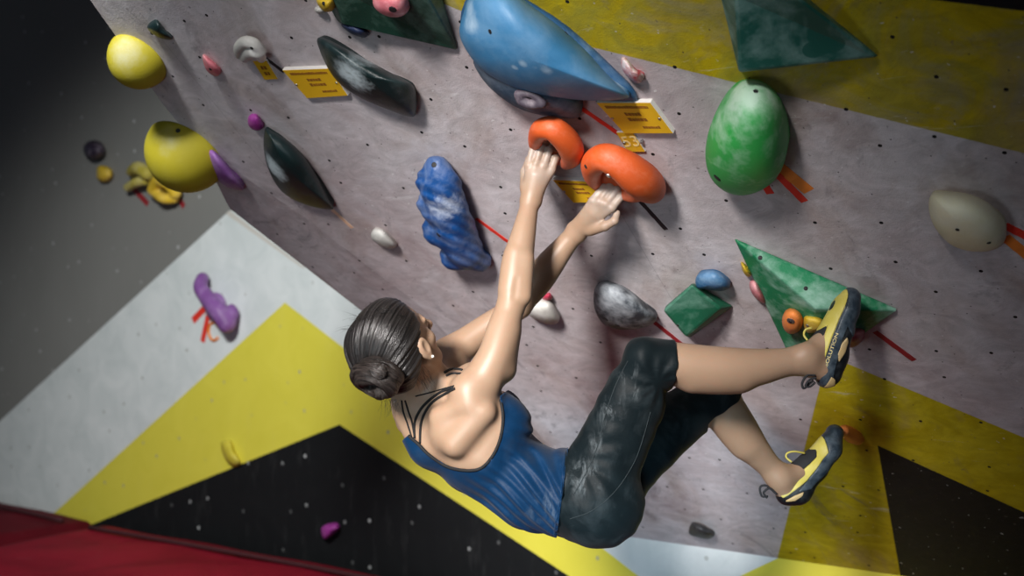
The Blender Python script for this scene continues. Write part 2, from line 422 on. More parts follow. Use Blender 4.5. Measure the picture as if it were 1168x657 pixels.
def tube(name, pts, r, mat, parent=None, sides=8, closed=False, taper=None, flat=None):
    pts = [np.array(p, float) for p in pts]; n = len(pts); V = []; F = []
    up = np.array([.31, .5, .81])
    for i, p in enumerate(pts):
        a = pts[(i-1) % n] if (closed or i > 0) else p; b = pts[(i+1) % n] if (closed or i < n-1) else p
        t = b-a; t /= np.linalg.norm(t)+1e-9; x = np.cross(up, t); x /= np.linalg.norm(x)+1e-9; y = np.cross(t, x); up = y
        rr = r*(taper[i] if taper is not None else 1)
        for k in range(sides):
            an = 2*math.pi*k/sides; V.append(p+x*math.cos(an)*rr+y*math.sin(an)*rr)
    m = n if closed else n-1
    for i in range(m):
        for k in range(sides):
            j = (i+1) % n; F.append((i*sides+k, i*sides+(k+1) % sides, j*sides+(k+1) % sides, j*sides+k))
    if not closed:
        F.append(tuple(range(sides))[::-1]); F.append(tuple((n-1)*sides+k for k in range(sides)))
    V = np.array(V); c = V.mean(0)
    o = mesh_obj(name, V-c, F, mat, smooth=True, matrix=Matrix.Translation(Vector(c)))
    if parent is not None: attach(o, parent)
    return o
def spline(pts, n=8, closed=False):
    pts = [np.array(p, float) for p in pts]; out = []; m = len(pts)
    for i in range(m if closed else m-1):
        g = lambda j: pts[j % m] if closed else pts[min(max(j, 0), m-1)]
        p0, p1, p2, p3 = g(i-1), g(i), g(i+1), g(i+2)
        for k in range(n):
            t = k/n; out.append(.5*((2*p1)+(-p0+p2)*t+(2*p0-5*p1+4*p2-p3)*t*t+(-p0+3*p1-3*p2+p3)*t**3))
    if not closed: out.append(pts[-1])
    return out

# ------------------------------------------------------------------ the setting
M_over = overhang_material(); M_back = back_wall_material()
def struct(o): o['kind'] = 'structure'; return o
main = [(85, -25), (135, 45), (185, 118), (225, 165), (350, 250), (480, 350), (600, 478), (715, 612), (1010, 655), (1300, 697), (1300, -150), (20, -150)]
A = [W1.at(*p) for p in main]
outer = [(262, 238), (400, 345), (600, 500)]
B = [W1.at(x, y, -.03) for x, y in outer]
back = []
for p in [A[11], A[0], A[1], A[2], A[3], B[0], B[1], B[2], A[7], A[8], A[9]]:
    # cheek of the overhang: runs back, out of sight, to the vertical wall
    d = np.array([.42, .90, 0]); t = (W2.n@(W2.o-p))/(W2.n@d); back.append(p+d*t)
Vw = A+B+back
F1 = [tuple(range(12))]
F1 += [(3, 12, 13, 5, 4), (5, 13, 14, 6), (6, 14, 7)]
edge = [11, 0, 1, 2, 3, 12, 13, 14, 7, 8, 9]
for i in range(10): F1.append((edge[i], edge[i+1], 15+i+1, 15+i))
wall = placed('wall_right', Vw, F1, M_over, W1, P0); fix_normals(wall)
struct(wall)
tag(wall, 'lilac-grey overhanging climbing wall with mustard yellow bands and bolt holes')

zt = ZV; w2a = Q1-HV*9.5; w2b = Q1+HV*3.2
def w2p(x, z): p = Q1+HV*x; return np.array([p[0], p[1], z])
Vb = [w2p(-9.5, -.35), w2p(3.2, -.35), w2p(3.2, 4.6), w2p(-9.5, 4.6)]
Vb += [v-W2.n*.2 for v in Vb]
o = placed('wall_back', Vb, [(0, 1, 2, 3), (7, 6, 5, 4), (0, 4, 5, 1), (1, 5, 6, 2), (2, 6, 7, 3), (3, 7, 4, 0)], M_back, W2, Q1)
fix_normals(o); struct(o); tag(o, 'vertical climbing wall painted grey, white, yellow and black behind the overhang')
M_floor = flat_mat('dark_rubber_floor', (.035, .033, .034), .85)
def slab(name, lo, hi, mat):
    V = [(x, y, z) for x in (lo[0], hi[0]) for y in (lo[1], hi[1]) for z in (lo[2], hi[2])]
    F = [(0, 1, 3, 2), (4, 6, 7, 5), (0, 4, 5, 1), (2, 3, 7, 6), (0, 2, 6, 4), (1, 5, 7, 3)]
    c = (np.array(lo)+np.array(hi))/2
    o = mesh_obj(name, np.array(V)-c, F, mat, matrix=Matrix.Translation(Vector(c))); fix_normals(o); return o
struct(slab('floor', (-8.5, -4.5, -.45), (7, 11.5, -.35), M_floor))
M_ceil = flat_mat('dark_hall_ceiling', (.04, .04, .042), .9)
struct(slab('ceiling', (-8.5, -4.5, 4.6), (7, 11.5, 4.7), M_ceil))

# padded crimson crash mats on the floor, laid against the vertical wall
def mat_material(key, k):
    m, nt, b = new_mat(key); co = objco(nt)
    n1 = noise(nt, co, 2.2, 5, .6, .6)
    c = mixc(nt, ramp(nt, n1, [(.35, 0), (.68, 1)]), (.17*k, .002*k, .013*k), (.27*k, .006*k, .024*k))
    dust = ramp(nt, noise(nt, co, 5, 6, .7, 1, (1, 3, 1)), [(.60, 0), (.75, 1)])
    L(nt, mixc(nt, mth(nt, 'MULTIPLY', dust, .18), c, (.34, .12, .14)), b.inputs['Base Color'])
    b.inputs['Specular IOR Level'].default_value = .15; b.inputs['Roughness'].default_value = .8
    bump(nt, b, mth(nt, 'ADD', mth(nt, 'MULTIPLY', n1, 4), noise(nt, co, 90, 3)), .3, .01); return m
M_matv = mat_material('crimson_vinyl', 1.05); M_matd = mat_material('dark_crimson_vinyl', .42)  # left mat gets a darker tone of the same crimson
M_seam = flat_mat('dark_seam_webbing', (.05, .006, .010), .8)
def crash_mat(x0, x1, top, seed, label, mat=M_matv):
    """padded slab in wall coordinates: x along the wall, y out from it; the top is slightly domed"""
    rnd = random.Random(seed); nx, ny = 60, 40; y0, y1 = .02, 4.4; V = []; F = []
    for j in range(ny+1):
        for i in range(nx+1):
            u, v = i/nx, j/ny; x = x0+(x1-x0)*u; y = y0+(y1-y0)*v
            e = min(u, 1-u)*(x1-x0); f = min(v, 1-v)*(y1-y0)
            rr = .09; dz = 0
            for q in (e, f):
                if q < rr: dz -= rr-math.sqrt(max(rr*rr-(rr-q)**2, 0))
            dz += .045*math.sin(math.pi*u)*math.sin(math.pi*min(1, v*1.3+.1))+.006*math.sin(x*7+seed)*math.sin(y*5)
            V.append(Q1*[1, 1, 0]+HV*x+W2.n*y+ZV*(top+dz))
    nt_ = len(V)
    for j in range(ny):
        for i in range(nx):
            a = j*(nx+1)+i; F.append((a, a+1, a+nx+2, a+nx+1))
    ring = [i for i in range(nx+1)]+[(j+1)*(nx+1)-1+(0) for j in range(1, ny+1)]+[ny*(nx+1)+i for i in range(nx-1, -1, -1)]+[j*(nx+1) for j in range(ny-1, 0, -1)]
    for k in ring: V.append(np.array([V[k][0], V[k][1], -.35]))
    n = len(ring)
    for k in range(n): F.append((ring[k], ring[(k+1) % n], nt_+(k+1) % n, nt_+k))
    F.append(tuple(nt_+k for k in range(n))[::-1])
    org = Q1*[1, 1, 0]+HV*(x0+x1)/2+W2.n*2.2+ZV*-.35
    o = placed('crash_mat', V, F, mat, W2, org, smooth=True); fix_normals(o)
    tag(o, label, 'mat')
    zz = lambda x: top+.008
    pts = [Q1*[1, 1, 0]+HV*(x0+.12+(x1-x0-.24)*t)+W2.n*.27+ZV*(top+.018+.045*math.sin(math.pi*(.02+t*.96))*math.sin(math.pi*.18)) for t in np.linspace(0, 1, 40)]
    tube('seam', pts, .012, M_seam, o)
    return o
MATTOP = .03
crash_mat(-3.55, .9, MATTOP, 1, 'large crimson padded crash mat below the climber, nearest the black painted triangle')
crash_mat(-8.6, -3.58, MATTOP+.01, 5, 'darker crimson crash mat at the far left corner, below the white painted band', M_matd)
crash_mat(.93, 3.0, MATTOP, 9, 'crimson crash mat under the right end of the overhang')

# ------------------------------------------------------------------ hold builders
NPROJ = lambda pl, px, py: (lambda a, b: np.array([b[0]-a[0], b[1]-a[1]]))(pix(pl.at(px, py)), pix(pl.at(px, py)+pl.n*.05))
def rounded(name, outline, h, mat, label, cat='hold', hm=.35, apex=None, plane=W1, flat=.0, base=0.0, n=44, rings=12, group=None, parent=None, lump=0.0, seed=0, power=1.0, expo=.5):
    """domed hold: outline = its silhouette in photo pixels, h = how far it stands off the wall"""
    out = spline(outline, 8, True); m = len(out)
    out = [out[int(i*m/n)] for i in range(n)]
    c = np.mean(out, 0); npj = NPROJ(plane, *c); npj = npj/np.linalg.norm(npj)
    Q = []; W = []
    for p in out:
        d = (np.array(p)-c); d /= np.linalg.norm(d)+1e-9
        w = max(0, min(1, .5+.75*float(d@npj))); Q.append(plane.at(p[0], p[1], base+h*hm*w)); W.append(h*hm*w)
    org = plane.at(*c); org = org+plane.n*base
    R = np.array([plane.x, plane.y, plane.n])
    q = (np.array(Q)-org)@R.T
    S_ = np.array(out); rmin = min(np.linalg.norm(S_-c, axis=1)); sh = np.linalg.norm(NPROJ(plane, *c))*h/.05
    apx = c+npj*min(sh*.5, rmin*.35) if apex is None else np.array(apex, float)
    A_ = (plane.at(apx[0], apx[1], base+h)-org)@R.T
    V = []; F = []
    cen = q[:, :2].mean(0); rnd = random.Random(seed)
    ph = [rnd.uniform(0, 6) for _ in range(6)]
    low = q.copy(); low[:, 2] = -.003
    for i in range(n):
        if W[i] > 0: low[i, :2] = cen+(q[i, :2]-cen)*(1-.10*min(1, W[i]/(h*hm+1e-9)))
    V += list(low); V += list(q)
    for k in range(1, rings):
        t = k/rings*math.pi/2; a = (1-math.cos(t))**(expo*2) if False else 1-math.cos(t)
        s = math.sin(t)**power
        for i in range(n):
            z = q[i, 2]+(A_[2]-q[i, 2])*s
            pp = S_[i]+(apx-S_[i])*a*(1-flat)
            xy = ((plane.at(pp[0], pp[1], base+z)-org)@R.T)[:2]
            if lump:
                th = 2*math.pi*i/n
                z += lump*s*(1-s*.5)*(math.sin(3*th+ph[0])+math.sin(5*th+ph[1]+k*.8)+math.sin(k*1.3+ph[2]))/2
            V.append(np.array([xy[0], xy[1], z]))
    V.append(A_.copy() if not flat else np.array([*(np.mean([v[:2] for v in V[-n:]], 0)), A_[2]]))
    for k in range(rings):
        for i in range(n):
            j = (i+1) % n; F.append((k*n+i, k*n+j, (k+1)*n+j, (k+1)*n+i))
    top = len(V)-1
    for i in range(n): F.append((rings*n+i, rings*n+(i+1) % n, top))
    F.append(tuple(range(n))[::-1])
    M = plane.mat(org)
    o = mesh_obj(name, V, F, mat, smooth=True, matrix=M); fix_normals(o)
    if parent is not None: attach(o, parent)
    else: tag(o, label, cat, group)
    o['_h'] = 0; del o['_h']
    return o
def volume(name, vs, faces, mat, label, plane=W1, cat='volume', bw=.008, parent=None):
    """plywood volume: vertices given as (px, py, height off the wall)"""
    P = [plane.at(x, y, h) for x, y, h in vs]; org = np.mean([plane.at(x, y, 0) for x, y, h in vs if h <= 0] or P, 0)
    o = placed(name, P, faces, mat, plane, org); fix_normals(o); bevel(o, bw)
    if parent is None: tag(o, label, cat)
    else: attach(o, parent)
    return o
def disc_on(name, px, py, h, r, mat, parent, depth=.004, plane=W1, sides=20):
    """small round thing (bolt, hole) facing out of the wall"""
    c = plane.at(px, py, h); V = []; F = []
    for z, rr in ((-.012, r), (depth*.6, r), (depth, r*.8)):
        for k in range(sides):
            a = 2*math.pi*k/sides; V.append((rr*math.cos(a), rr*math.sin(a), z))
    for z in (0, 1):
        for k in range(sides): F.append((z*sides+k, z*sides+(k+1) % sides, (z+1)*sides+(k+1) % sides, (z+1)*sides+k))
    F.append(tuple(2*sides+k for k in range(sides))); F.append(tuple(range(sides))[::-1])
    o = mesh_obj(name, V, F, mat, matrix=plane.mat(c))
    if parent is not None: attach(o, parent)
    return o
def socket(o, px, py, r, mat, name='bolt_hole', depth=.0015):
    """bolt hole sunk in a hold: finds the hold's own surface along the sight line through (px, py)"""
    bpy.context.view_layer.update()
    mi = o.matrix_world.inverted(); ro = mi @ Vector(CAM); rd = (mi.to_3x3() @ Vector(ray(px, py))).normalized()
    hit, loc, nor, _ = o.ray_cast(ro, rd)
    if not hit: return None
    V = []; F = []; sides = 14; q = nor.to_track_quat('Z', 'Y').to_matrix()
    for z, rr in ((-.003, r), (depth*.5, r), (depth, r*.7)):
        for k in range(sides):
            a = 2*math.pi*k/sides; V.append(loc+q@Vector((rr*math.cos(a), rr*math.sin(a), z)))
    for z in (0, 1):
        for k in range(sides): F.append((z*sides+k, z*sides+(k+1) % sides, (z+1)*sides+(k+1) % sides, (z+1)*sides+k))
    F.append(tuple(2*sides+k for k in range(sides)))
    s = mesh_obj(name, V, F, mat, smooth=False); s.parent = o
    return s
M_hole = flat_mat('shadowed_steel_socket', (.012, .012, .013), .6)
M_steel = flat_mat('zinc_bolt_steel', (.42, .42, .42), .35, metallic=.9)
def tape(pts, w, mat, label, plane=W1, group=None, cat='tape'):
    """strip of tape stuck on the wall between two photo points"""
    a, b = [plane.loc(plane.at(*p)) for p in pts]; d = (b-a)[:2]; ln = np.linalg.norm(d); d /= ln; s = np.array([-d[1], d[0]])*w/2
    V = []; F = []; k = 8
    for i in range(k+1):
        c = a[:2]+(b-a)[:2]*i/k
        for q in (s, -s):
            for z in (0, .0012+.0006*math.sin(i*2.1)): V.append(plane.o+plane.x*(c+q)[0]+plane.y*(c+q)[1]+plane.n*z)
    for i in range(k):
        o = i*4; F += [(o+1, o+3, o+7, o+5), (o, o+1, o+5, o+4), (o+2, o+6, o+7, o+3), (o, o+4, o+6, o+2)]
    F += [(0, 2, 3, 1), (k*4, k*4+1, k*4+3, k*4+2)]
    ob = placed('tape_strip', V, F, mat, plane, plane.at(*pts[0])); fix_normals(ob)
    return tag(ob, label, cat, group)
def jug(name, arcs, plate, mat, platemat, label, h=.0025, k=.012, cuts=(), plane=W1, extra=()):
    """open-handed jug: thick rounded rails (px, py, height, radius) over a hollowed back plate"""
    P = []
    for arc in arcs: P += [plane.at(x, y, z) for x, y, z, r in arc]
    P += [plane.at(x, y, z) for x, y, z, r in plate]
    P = np.array(P); lo = P.min(0)-.07; hi = P.max(0)+.07
    f = Field(lo, hi, h)
    for arc in arcs:
        pts = spline([(*plane.at(x, y, z), r) for x, y, z, r in arc], 4)
        f.chain([(p[:3], p[3]) for p in pts], k)
    body = f.clone()
    for x, y, z, r in plate: f.ell(plane.at(x, y, z), (r, r, r*.45), (plane.x, plane.y, plane.n), .015)
    for x, y, z, r in cuts: f.ell(plane.at(x, y, z), (r, r, r), None, .008, cut=True)
    f.half(plane.o-plane.n*.003, -plane.n)
    # sharp underside against the wall
    o = field_obj(name, f, mat, plane=plane, origin=plane.at(arcs[0][0][0], arcs[0][0][1]))
    tag(o, label, 'hold'); return o

# ------------------------------------------------------------------ materials of the holds
M_blue = hold_mat('blue_polyurethane', (.05, .235, .47), .75, .5, (.50, .66, .80), 5, thr=.50, spots=[(W1.at(x, y, z), r) for x, y, z, r in ((626, 75, .14, .036), (612, 72, .145, .022), (598, 70, .15, .024), (588, 76, .15, .018), (641, 70, .125, .02), (545, 20, .08, .07), (700, 100, .04, .07))], rest=.22)
M_blueflange = hold_mat('deep_blue_flange', (.02, .10, .24), .3, .5, (.3, .45, .6), 12)
M_slate = hold_mat('slate_blue_resin', (.035, .075, .13), .45, .6, (.28, .33, .40), 8)
M_green = hold_mat('bright_green_resin', (.045, .50, .10), .85, .5, (.66, .86, .72), 6, thr=.54, spots=[(W1.at(856, 108, .08), .12)], rest=.75)
M_vol = hold_mat('green_painted_plywood', (.006, .23, .09), .62, .55, (.45, .66, .58), 7, thr=.53)
M_voldark = hold_mat('dark_green_painted_plywood', (.008, .055, .035), .40, .5, (.20, .36, .30), 8, thr=.54)
M_voltr = hold_mat('teal_green_painted_plywood', (.012, .13, .10), .60, .5, (.38, .58, .55), 5, thr=.50, clean=[(W1.at(x, y, h), .024) for x, y, h in ((928, 56, .055), (936, 53, .052), (944, 51, .048), (951, 49, .045))])
M_orange = hold_mat('orange_resin', (.74, .115, .022), .18, .5, (.80, .45, .33), 12)
M_orange2 = hold_mat('pale_orange_resin', (.90, .27, .06), .15, .5, (.80, .45, .33), 12)
M_teal = hold_mat('dark_teal_resin', (.006, .020, .021), .95, .40, (.48, .57, .60), 11, thr=.56, spots=[(W1.at(408, 84, .06), .10), (W1.at(315, 192, .06), .085)], rest=.06)
M_yball = hold_mat('yellow_resin', (.42, .345, .009), .65, .7, (.40, .39, .29), 5, spots=[(W1.at(135, 58, .08), .13), (W1.at(180, 155, .1), .13)], rest=.1)
M_ysmall = hold_mat('small_yellow_resin', (.78, .52, .03), .12, .5)
M_royal = hold_mat('royal_blue_resin', (.006, .07, .26), .85, .45, (.55, .62, .74), 12, thr=.50, spots=[(W1.at(508, 232, .08), .09), (W1.at(488, 215, .04), .06)], rest=.25)
M_purple = hold_mat('purple_resin', (.22, .08, .30), .25, .5, (.5, .4, .55), 12)
M_magenta = hold_mat('magenta_resin', (.42, .05, .36), .12, .5)
M_pink = hold_mat('pink_resin', (.75, .20, .24), .45, .5, (.85, .65, .65), 14)
M_white = hold_mat('bone_white_resin', (.62, .61, .57), .5, .6, (.85, .85, .82), 12)
M_cream = hold_mat('cream_resin', (.92, .85, .58), .4, .55, (.85, .83, .72), 9)
M_greyh = hold_mat('chalky_grey_resin', (.045, .053, .065), .75, .6, (.50, .54, .58), 8, thr=.49)
M_mauve = hold_mat('mauve_grey_resin', (.09, .07, .095), .4, .6, (.5, .42, .45), 14)
M_black = hold_mat('black_resin', (.010, .010, .012), .15, .5, (.3, .3, .3), 12)
M_redh = hold_mat('dark_red_resin', (.35, .02, .04), .15, .5)
M_tred = flat_mat('red_tape', (.68, .035, .02), .55)
M_tblack = flat_mat('black_tape', (.02, .017, .018), .55)
M_tdred = flat_mat('dark_red_tape', (.25, .015, .02), .55)
M_torange = flat_mat('orange_tape', (.70, .20, .03), .55)
M_peachshadow = flat_mat('peach_shadow_strip', (.75, .48, .33), .55)

# ------------------------------------------------------------------ holds and volumes on the overhang
# big blue volume with its flange
fl = rounded('giant_sloper', [(530, 2), (548, -16), (578, -18), (602, 0), (640, 24), (672, 51), (702, 80), (721, 99), (727, 110), (721, 116), (680, 114), (640, 109), (600, 100), (568, 86), (546, 70), (531, 48), (525, 26)], .045, M_blueflange,
             'huge sky-blue teardrop sloper at the top of the wall above the orange jugs', hm=.3, flat=.15)
dm = rounded('dome', [(527, 20), (538, -8), (560, -18), (584, -10), (606, 6), (640, 31), (668, 57), (692, 84), (712, 103), (716, 112), (680, 115), (640, 112), (600, 105), (569, 92), (547, 77), (531, 56), (524, 38)], .16, M_blue, '', hm=.5, apex=(600, 66), parent=fl, n=60, rings=18)
tag(dm, 'sky-blue chalk-dusted dome')
for q in ((559, 36), (646, 38), (720, 112)): socket(dm, *q, .006, M_hole)
sl = rounded('sloper', [(540, 66), (560, 60), (600, 72), (640, 92), (660, 112), (664, 124), (660, 134), (646, 135), (615, 131), (588, 122), (562, 103), (546, 84)], .10, M_slate,
             'slate-blue half-moon sloper tucked under the huge sky-blue one', hm=.5, apex=(600, 100))
jb = jug('pocket_jib', [[(592, 108, .105, .011), (595, 115, .11, .012), (606, 119, .11, .012), (618, 118, .105, .010)], [(592, 108, .105, .010), (601, 106, .10, .010), (612, 110, .10, .010), (618, 118, .105, .010)]], [], M_mauve, M_mauve,
         'small mauve-grey pocket hold between the two blue slopers', k=.010)
jbp = rounded('base_block', [(586, 103), (600, 101), (616, 107), (621, 117), (610, 121), (594, 119), (587, 112)], .095, M_mauve, '', hm=.9, parent=jb, flat=.3)
socket(jb, 603, 112, .006, M_hole)
# green egg
egg = rounded('egg_sloper', [(852, 90), (870, 93), (886, 106), (896, 126), (900, 150), (897, 176), (888, 200), (870, 216), (848, 223), (828, 219), (812, 205), (805, 184), (806, 160), (813, 136), (825, 112), (838, 96)], .16, M_green,
              'bright green egg-shaped sloper with white chalk, right of the orange jugs', hm=.45, apex=(848, 168), n=60, rings=18)
for q, r_ in (((862, 104), .006), ((818, 203), .011)): socket(egg, *q, r_, M_hole)
# cream hold right
o = rounded('sloper', [(1062, 222), (1080, 218), (1108, 222), (1132, 235), (1146, 254), (1147, 272), (1136, 284), (1112, 287), (1086, 280), (1068, 262), (1060, 242)], .10, M_cream,
            'cream oval sloper near the right edge of the wall', hm=.45, apex=(1092, 254), n=50)
for q in ((1092, 262), (1128, 277)): socket(o, *q, .005, M_hole)
# orange jugs
j1 = jug('jug_hold', [[(611, 173, .03, .014), (611, 160, .06, .020), (617, 148, .08, .027), (630, 147, .085, .031), (643, 157, .08, .034), (651, 169, .07, .034), (652, 179, .055, .028), (646, 186, .04, .018)]],
         [(630, 166, .004, .058), (642, 174, .004, .05)], M_orange, M_orange, 'upper left of the two orange jugs, held by the climber’s straight arm')
j2 = jug('jug_hold', [[(682, 213, .03, .014), (676, 202, .05, .023), (677, 187, .07, .033), (690, 180, .085, .037), (709, 188, .085, .042), (726, 201, .08, .048), (737, 210, .06, .047), (743, 216, .045, .038)], [(737, 212, .05, .034), (724, 220, .045, .026), (715, 223, .04, .016)]],
         [(698, 202, .004, .064), (722, 210, .004, .058)], M_orange, M_orange, 'lower right of the two orange jugs, longer, with the climber’s other hand in it')
socket(j1, 629, 166, .008, M_steel, 'bolt', .004); socket(j2, 694, 200, .008, M_steel, 'bolt', .004); socket(j2, 668, 190, .006, M_hole)
# dark teal holds
t1 = rounded('sloper', [(362, 44), (372, 44), (392, 54), (418, 68), (444, 82), (464, 92), (472, 99), (475, 112), (474, 130), (466, 133), (440, 124), (412, 112), (388, 96), (374, 78), (364, 56)], .085, M_teal,
             'glossy dark teal wedge sloper with a chalky face, right of the left sign', hm=.4, apex=(418, 88), n=60, expo=1)
t2 = rounded('sloper', [(302, 148), (308, 148), (328, 160), (347, 178), (361, 200), (374, 226), (380, 238), (366, 238), (342, 231), (322, 219), (308, 198), (301, 172)], .08, M_teal,
             'dark teal leaf-shaped sloper on the left, below the small purple hold', hm=.45, apex=(328, 195), n=56)
# blue long
def long_blue():
    pts = [(499, 190, .035, .036), (503, 206, .05, .056), (508, 228, .055, .064), (515, 250, .055, .066), (523, 270, .05, .066), (531, 286, .045, .060), (540, 294, .03, .042)]
    P = np.array([W1.at(x, y, z) for x, y, z, r in pts]); f = Field(P.min(0)-.08, P.max(0)+.08, .003)
    f.chain([(p[:3], p[3]) for p in spline([(*W1.at(x, y, z), r) for x, y, z, r in pts], 3)], .01, w=W1.n, sc=.8)
    for (x, y, z, r) in ((491, 206, .04, .036), (490, 232, .04, .038), (500, 262, .04, .05), (518, 292, .03, .045), (549, 296, .02, .022)):
        f.ell(W1.at(x, y, z), (r, r, r), None, .05)
    for (x, y, z, r) in ((494, 215, .115, .022), (512, 232, .12, .022), (500, 247, .12, .018), (519, 262, .12, .02), (508, 212, .125, .016), (530, 280, .125, .02)):
        f.ell(W1.at(x, y, z), (r*1.4, r*.8, r*.6), (W1.x, W1.y, W1.n), .02, cut=True)
    X, Y, Z = f.grid()
    f.a = f.a+(.0026*np.sin(X*95+Z*60)*np.sin(Z*130+Y*40)+.0013*np.sin(Z*210+X*90)).astype(np.float32)
    f.half(W1.o-W1.n*.003, -W1.n)
    o = field_obj('rock_hold', f, M_royal, plane=W1, origin=W1.at(515, 245))
    tag(o, 'long royal blue craggy hold left of the climber’s forearms', 'hold')
    for q in ((495, 188), (500, 268)): socket(o, *q, .008, M_hole)
long_blue()
# grey chalky right of arms
g = rounded('sloper', [(680, 326), (692, 321), (708, 325), (724, 335), (738, 348), (749, 361), (744, 370), (728, 375), (706, 376), (689, 370), (679, 355), (677, 340)], .085, M_greyh,
            'rounded chalky grey sloper above the climber’s knee', hm=.45, apex=(706, 350))
for q in ((691, 364), (704, 371)): socket(g, *q, .008, M_hole)
# green box
gb = volume('box_volume', [(791, 322, 0), (838, 349, 0), (786, 386, 0), (758, 350, 0), (789, 324, .05), (756, 354, .09), (783, 385, .09), (822, 352, .05)],
            [(0, 1, 2, 3), (4, 5, 6, 7), (0, 4, 7, 1), (1, 7, 6, 2), (2, 6, 5, 3), (3, 5, 4, 0)], hold_mat('deep_green_plywood', (.008, .12, .06), .35, .55, (.30, .50, .42), 8, thr=.54), 'small green box volume beside the chalky grey sloper')
socket(gb, 773, 371, .004, M_hole)
rounded('crimp', [(794, 316), (804, 309), (818, 309), (830, 318), (832, 328), (822, 332), (806, 330), (795, 328)], .05, M_royal if False else hold_mat('mid_blue_resin', (.03, .15, .33), .4, .5, (.35, .5, .65), 12), 'small blue crimp resting above the green box volume', hm=.5, base=.01)
# green triangle bottom right
bt = volume('triangle_volume', [(837, 271, 0), (1025, 352, 0), (918, 430, 0), (930, 352, .085), (838, 273, .012), (1023, 354, .012), (908, 424, .03)],
            [(0, 1, 2), (4, 3, 5), (5, 3, 6), (6, 3, 4), (0, 4, 5, 1), (1, 5, 6, 2), (2, 6, 4, 0)], M_vol, 'large green triangle volume under the climber’s raised foot')
for q in ((919, 329), (867, 294), (931, 400)): socket(bt, *q, .006, M_hole)
o = rounded('round_jib', [(905, 352), (914, 358), (916, 368), (911, 378), (901, 381), (894, 375), (892, 364), (896, 355)], .045, M_orange2, 'round orange jib bolted on the large green triangle volume', base=.055, hm=.4, flat=.35)
socket(o, 902, 366, .011, M_steel, 'bolt', .003); socket(o, 902, 366, .005, M_hole, 'bolt_socket', .0045)
o = rounded('jib', [(917, 362), (928, 360), (939, 365), (940, 374), (930, 379), (919, 378)], .035, M_ysmall, 'small yellow jib between the orange jib and the raised shoe', base=.06, hm=.4, flat=.3)
socket(o, 921, 371, .005, M_steel, 'bolt', .003)
rounded('crimp', [(856, 320), (862, 320), (869, 331), (873, 344), (868, 345), (860, 338), (855, 328)], .045, M_pink, 'pink crimp peeking from under the left side of the green triangle volume', hm=.4)
rounded('crimp', [(845, 299), (851, 302), (857, 312), (853, 316), (847, 309)], .04, M_ysmall, 'small yellow crimp at the upper left side of the green triangle volume', hm=.4)
rounded('crimp', [(966, 378), (978, 374), (986, 378), (984, 388), (974, 396), (964, 394), (962, 385)], .07, M_redh, 'dark red crimp in the shade right of the raised shoe', hm=.4, base=.02)
# far foot hold
jug('foot_hold', [[(978, 500, .005, .021), (972, 497, .05, .023), (966, 493, .10, .021), (962, 491, .135, .016)]], [], M_orange2, M_orange2, 'small orange foothold under the toes of the lower shoe')
rounded('foot_chip', [(788, 598), (797, 597), (808, 602), (815, 610), (808, 615), (796, 613), (786, 609)], .05, M_black, 'small black foot chip low on the wall under the climber’s legs', hm=.5)
# top right triangle volume
tr = volume('triangle_volume', [(820, -8, 0), (888, -30, 0), (1005, 64, 0), (842, 78, .0), (838, -6, .10), (890, -20, .11), (1000, 65, .02), (842, 83, .10)],
            [(0, 1, 2, 3), (4, 7, 6, 5), (0, 4, 5, 1), (1, 5, 6, 2), (2, 6, 7, 3), (3, 7, 4, 0)], M_voltr, 'teal-green triangle volume at the top right')
pt = rounded('worn_patch', [(918, 46), (936, 39), (960, 37), (966, 44), (962, 60), (940, 66), (920, 60)], .004, M_voldark, '', base=.066, hm=.1, flat=.6, parent=tr) if False else None
# top left triangle volume
tl = volume('triangle_volume', [(358, -20, 0), (500, -20, 0), (524, 58, 0), (386, 26, 0), (376, -18, .07), (480, -16, .10), (520, 56, .015), (390, 27, .05)],
            [(0, 1, 2, 3), (4, 7, 6, 5), (0, 4, 5, 1), (1, 5, 6, 2), (2, 6, 7, 3), (3, 7, 4, 0)], M_voldark, 'dark green triangle volume at the top, left of the huge blue sloper')
o = rounded('pocket_jib', [(425, 2), (430, -8), (455, -10), (466, 0), (466, 12), (457, 19), (443, 19), (430, 12)], .06, M_pink, 'pink pocket jib on the dark green triangle volume', base=.065, hm=.5, flat=.1)
socket(o, 448, 11, .010, M_hole)
o = rounded('jib', [(361, 1), (368, -4), (380, -3), (383, 5), (378, 13), (368, 12)], .05, M_ysmall, 'small yellow jib at the top edge beside the dark green volume', base=.03, hm=.4)
socket(o, 369, 4, .005, M_hole)
rounded('jib', [(359, 9), (365, 7), (371, 12), (368, 16), (360, 14)], .025, M_white, 'tiny white jib just left of the dark green triangle volume', hm=.4)
rounded('crimp', [(389, 28), (402, 26), (417, 33), (420, 39), (415, 43), (400, 38)], .05, hold_mat('navy_resin', (.015, .03, .09), .1, .5), 'navy blue crimp peeking out under the dark green triangle volume', hm=.4)
# little red-white hold
rounded('crimp', [(709, 66), (715, 67), (724, 77), (734, 85), (733, 92), (727, 95), (716, 88), (709, 77)], .04, hold_mat('red_white_resin', (.62, .05, .07), .95, .5, (.80, .74, .74), 22, thr=.47), 'small chalk-whitened red crimp right of the huge blue sloper tip', hm=.4)
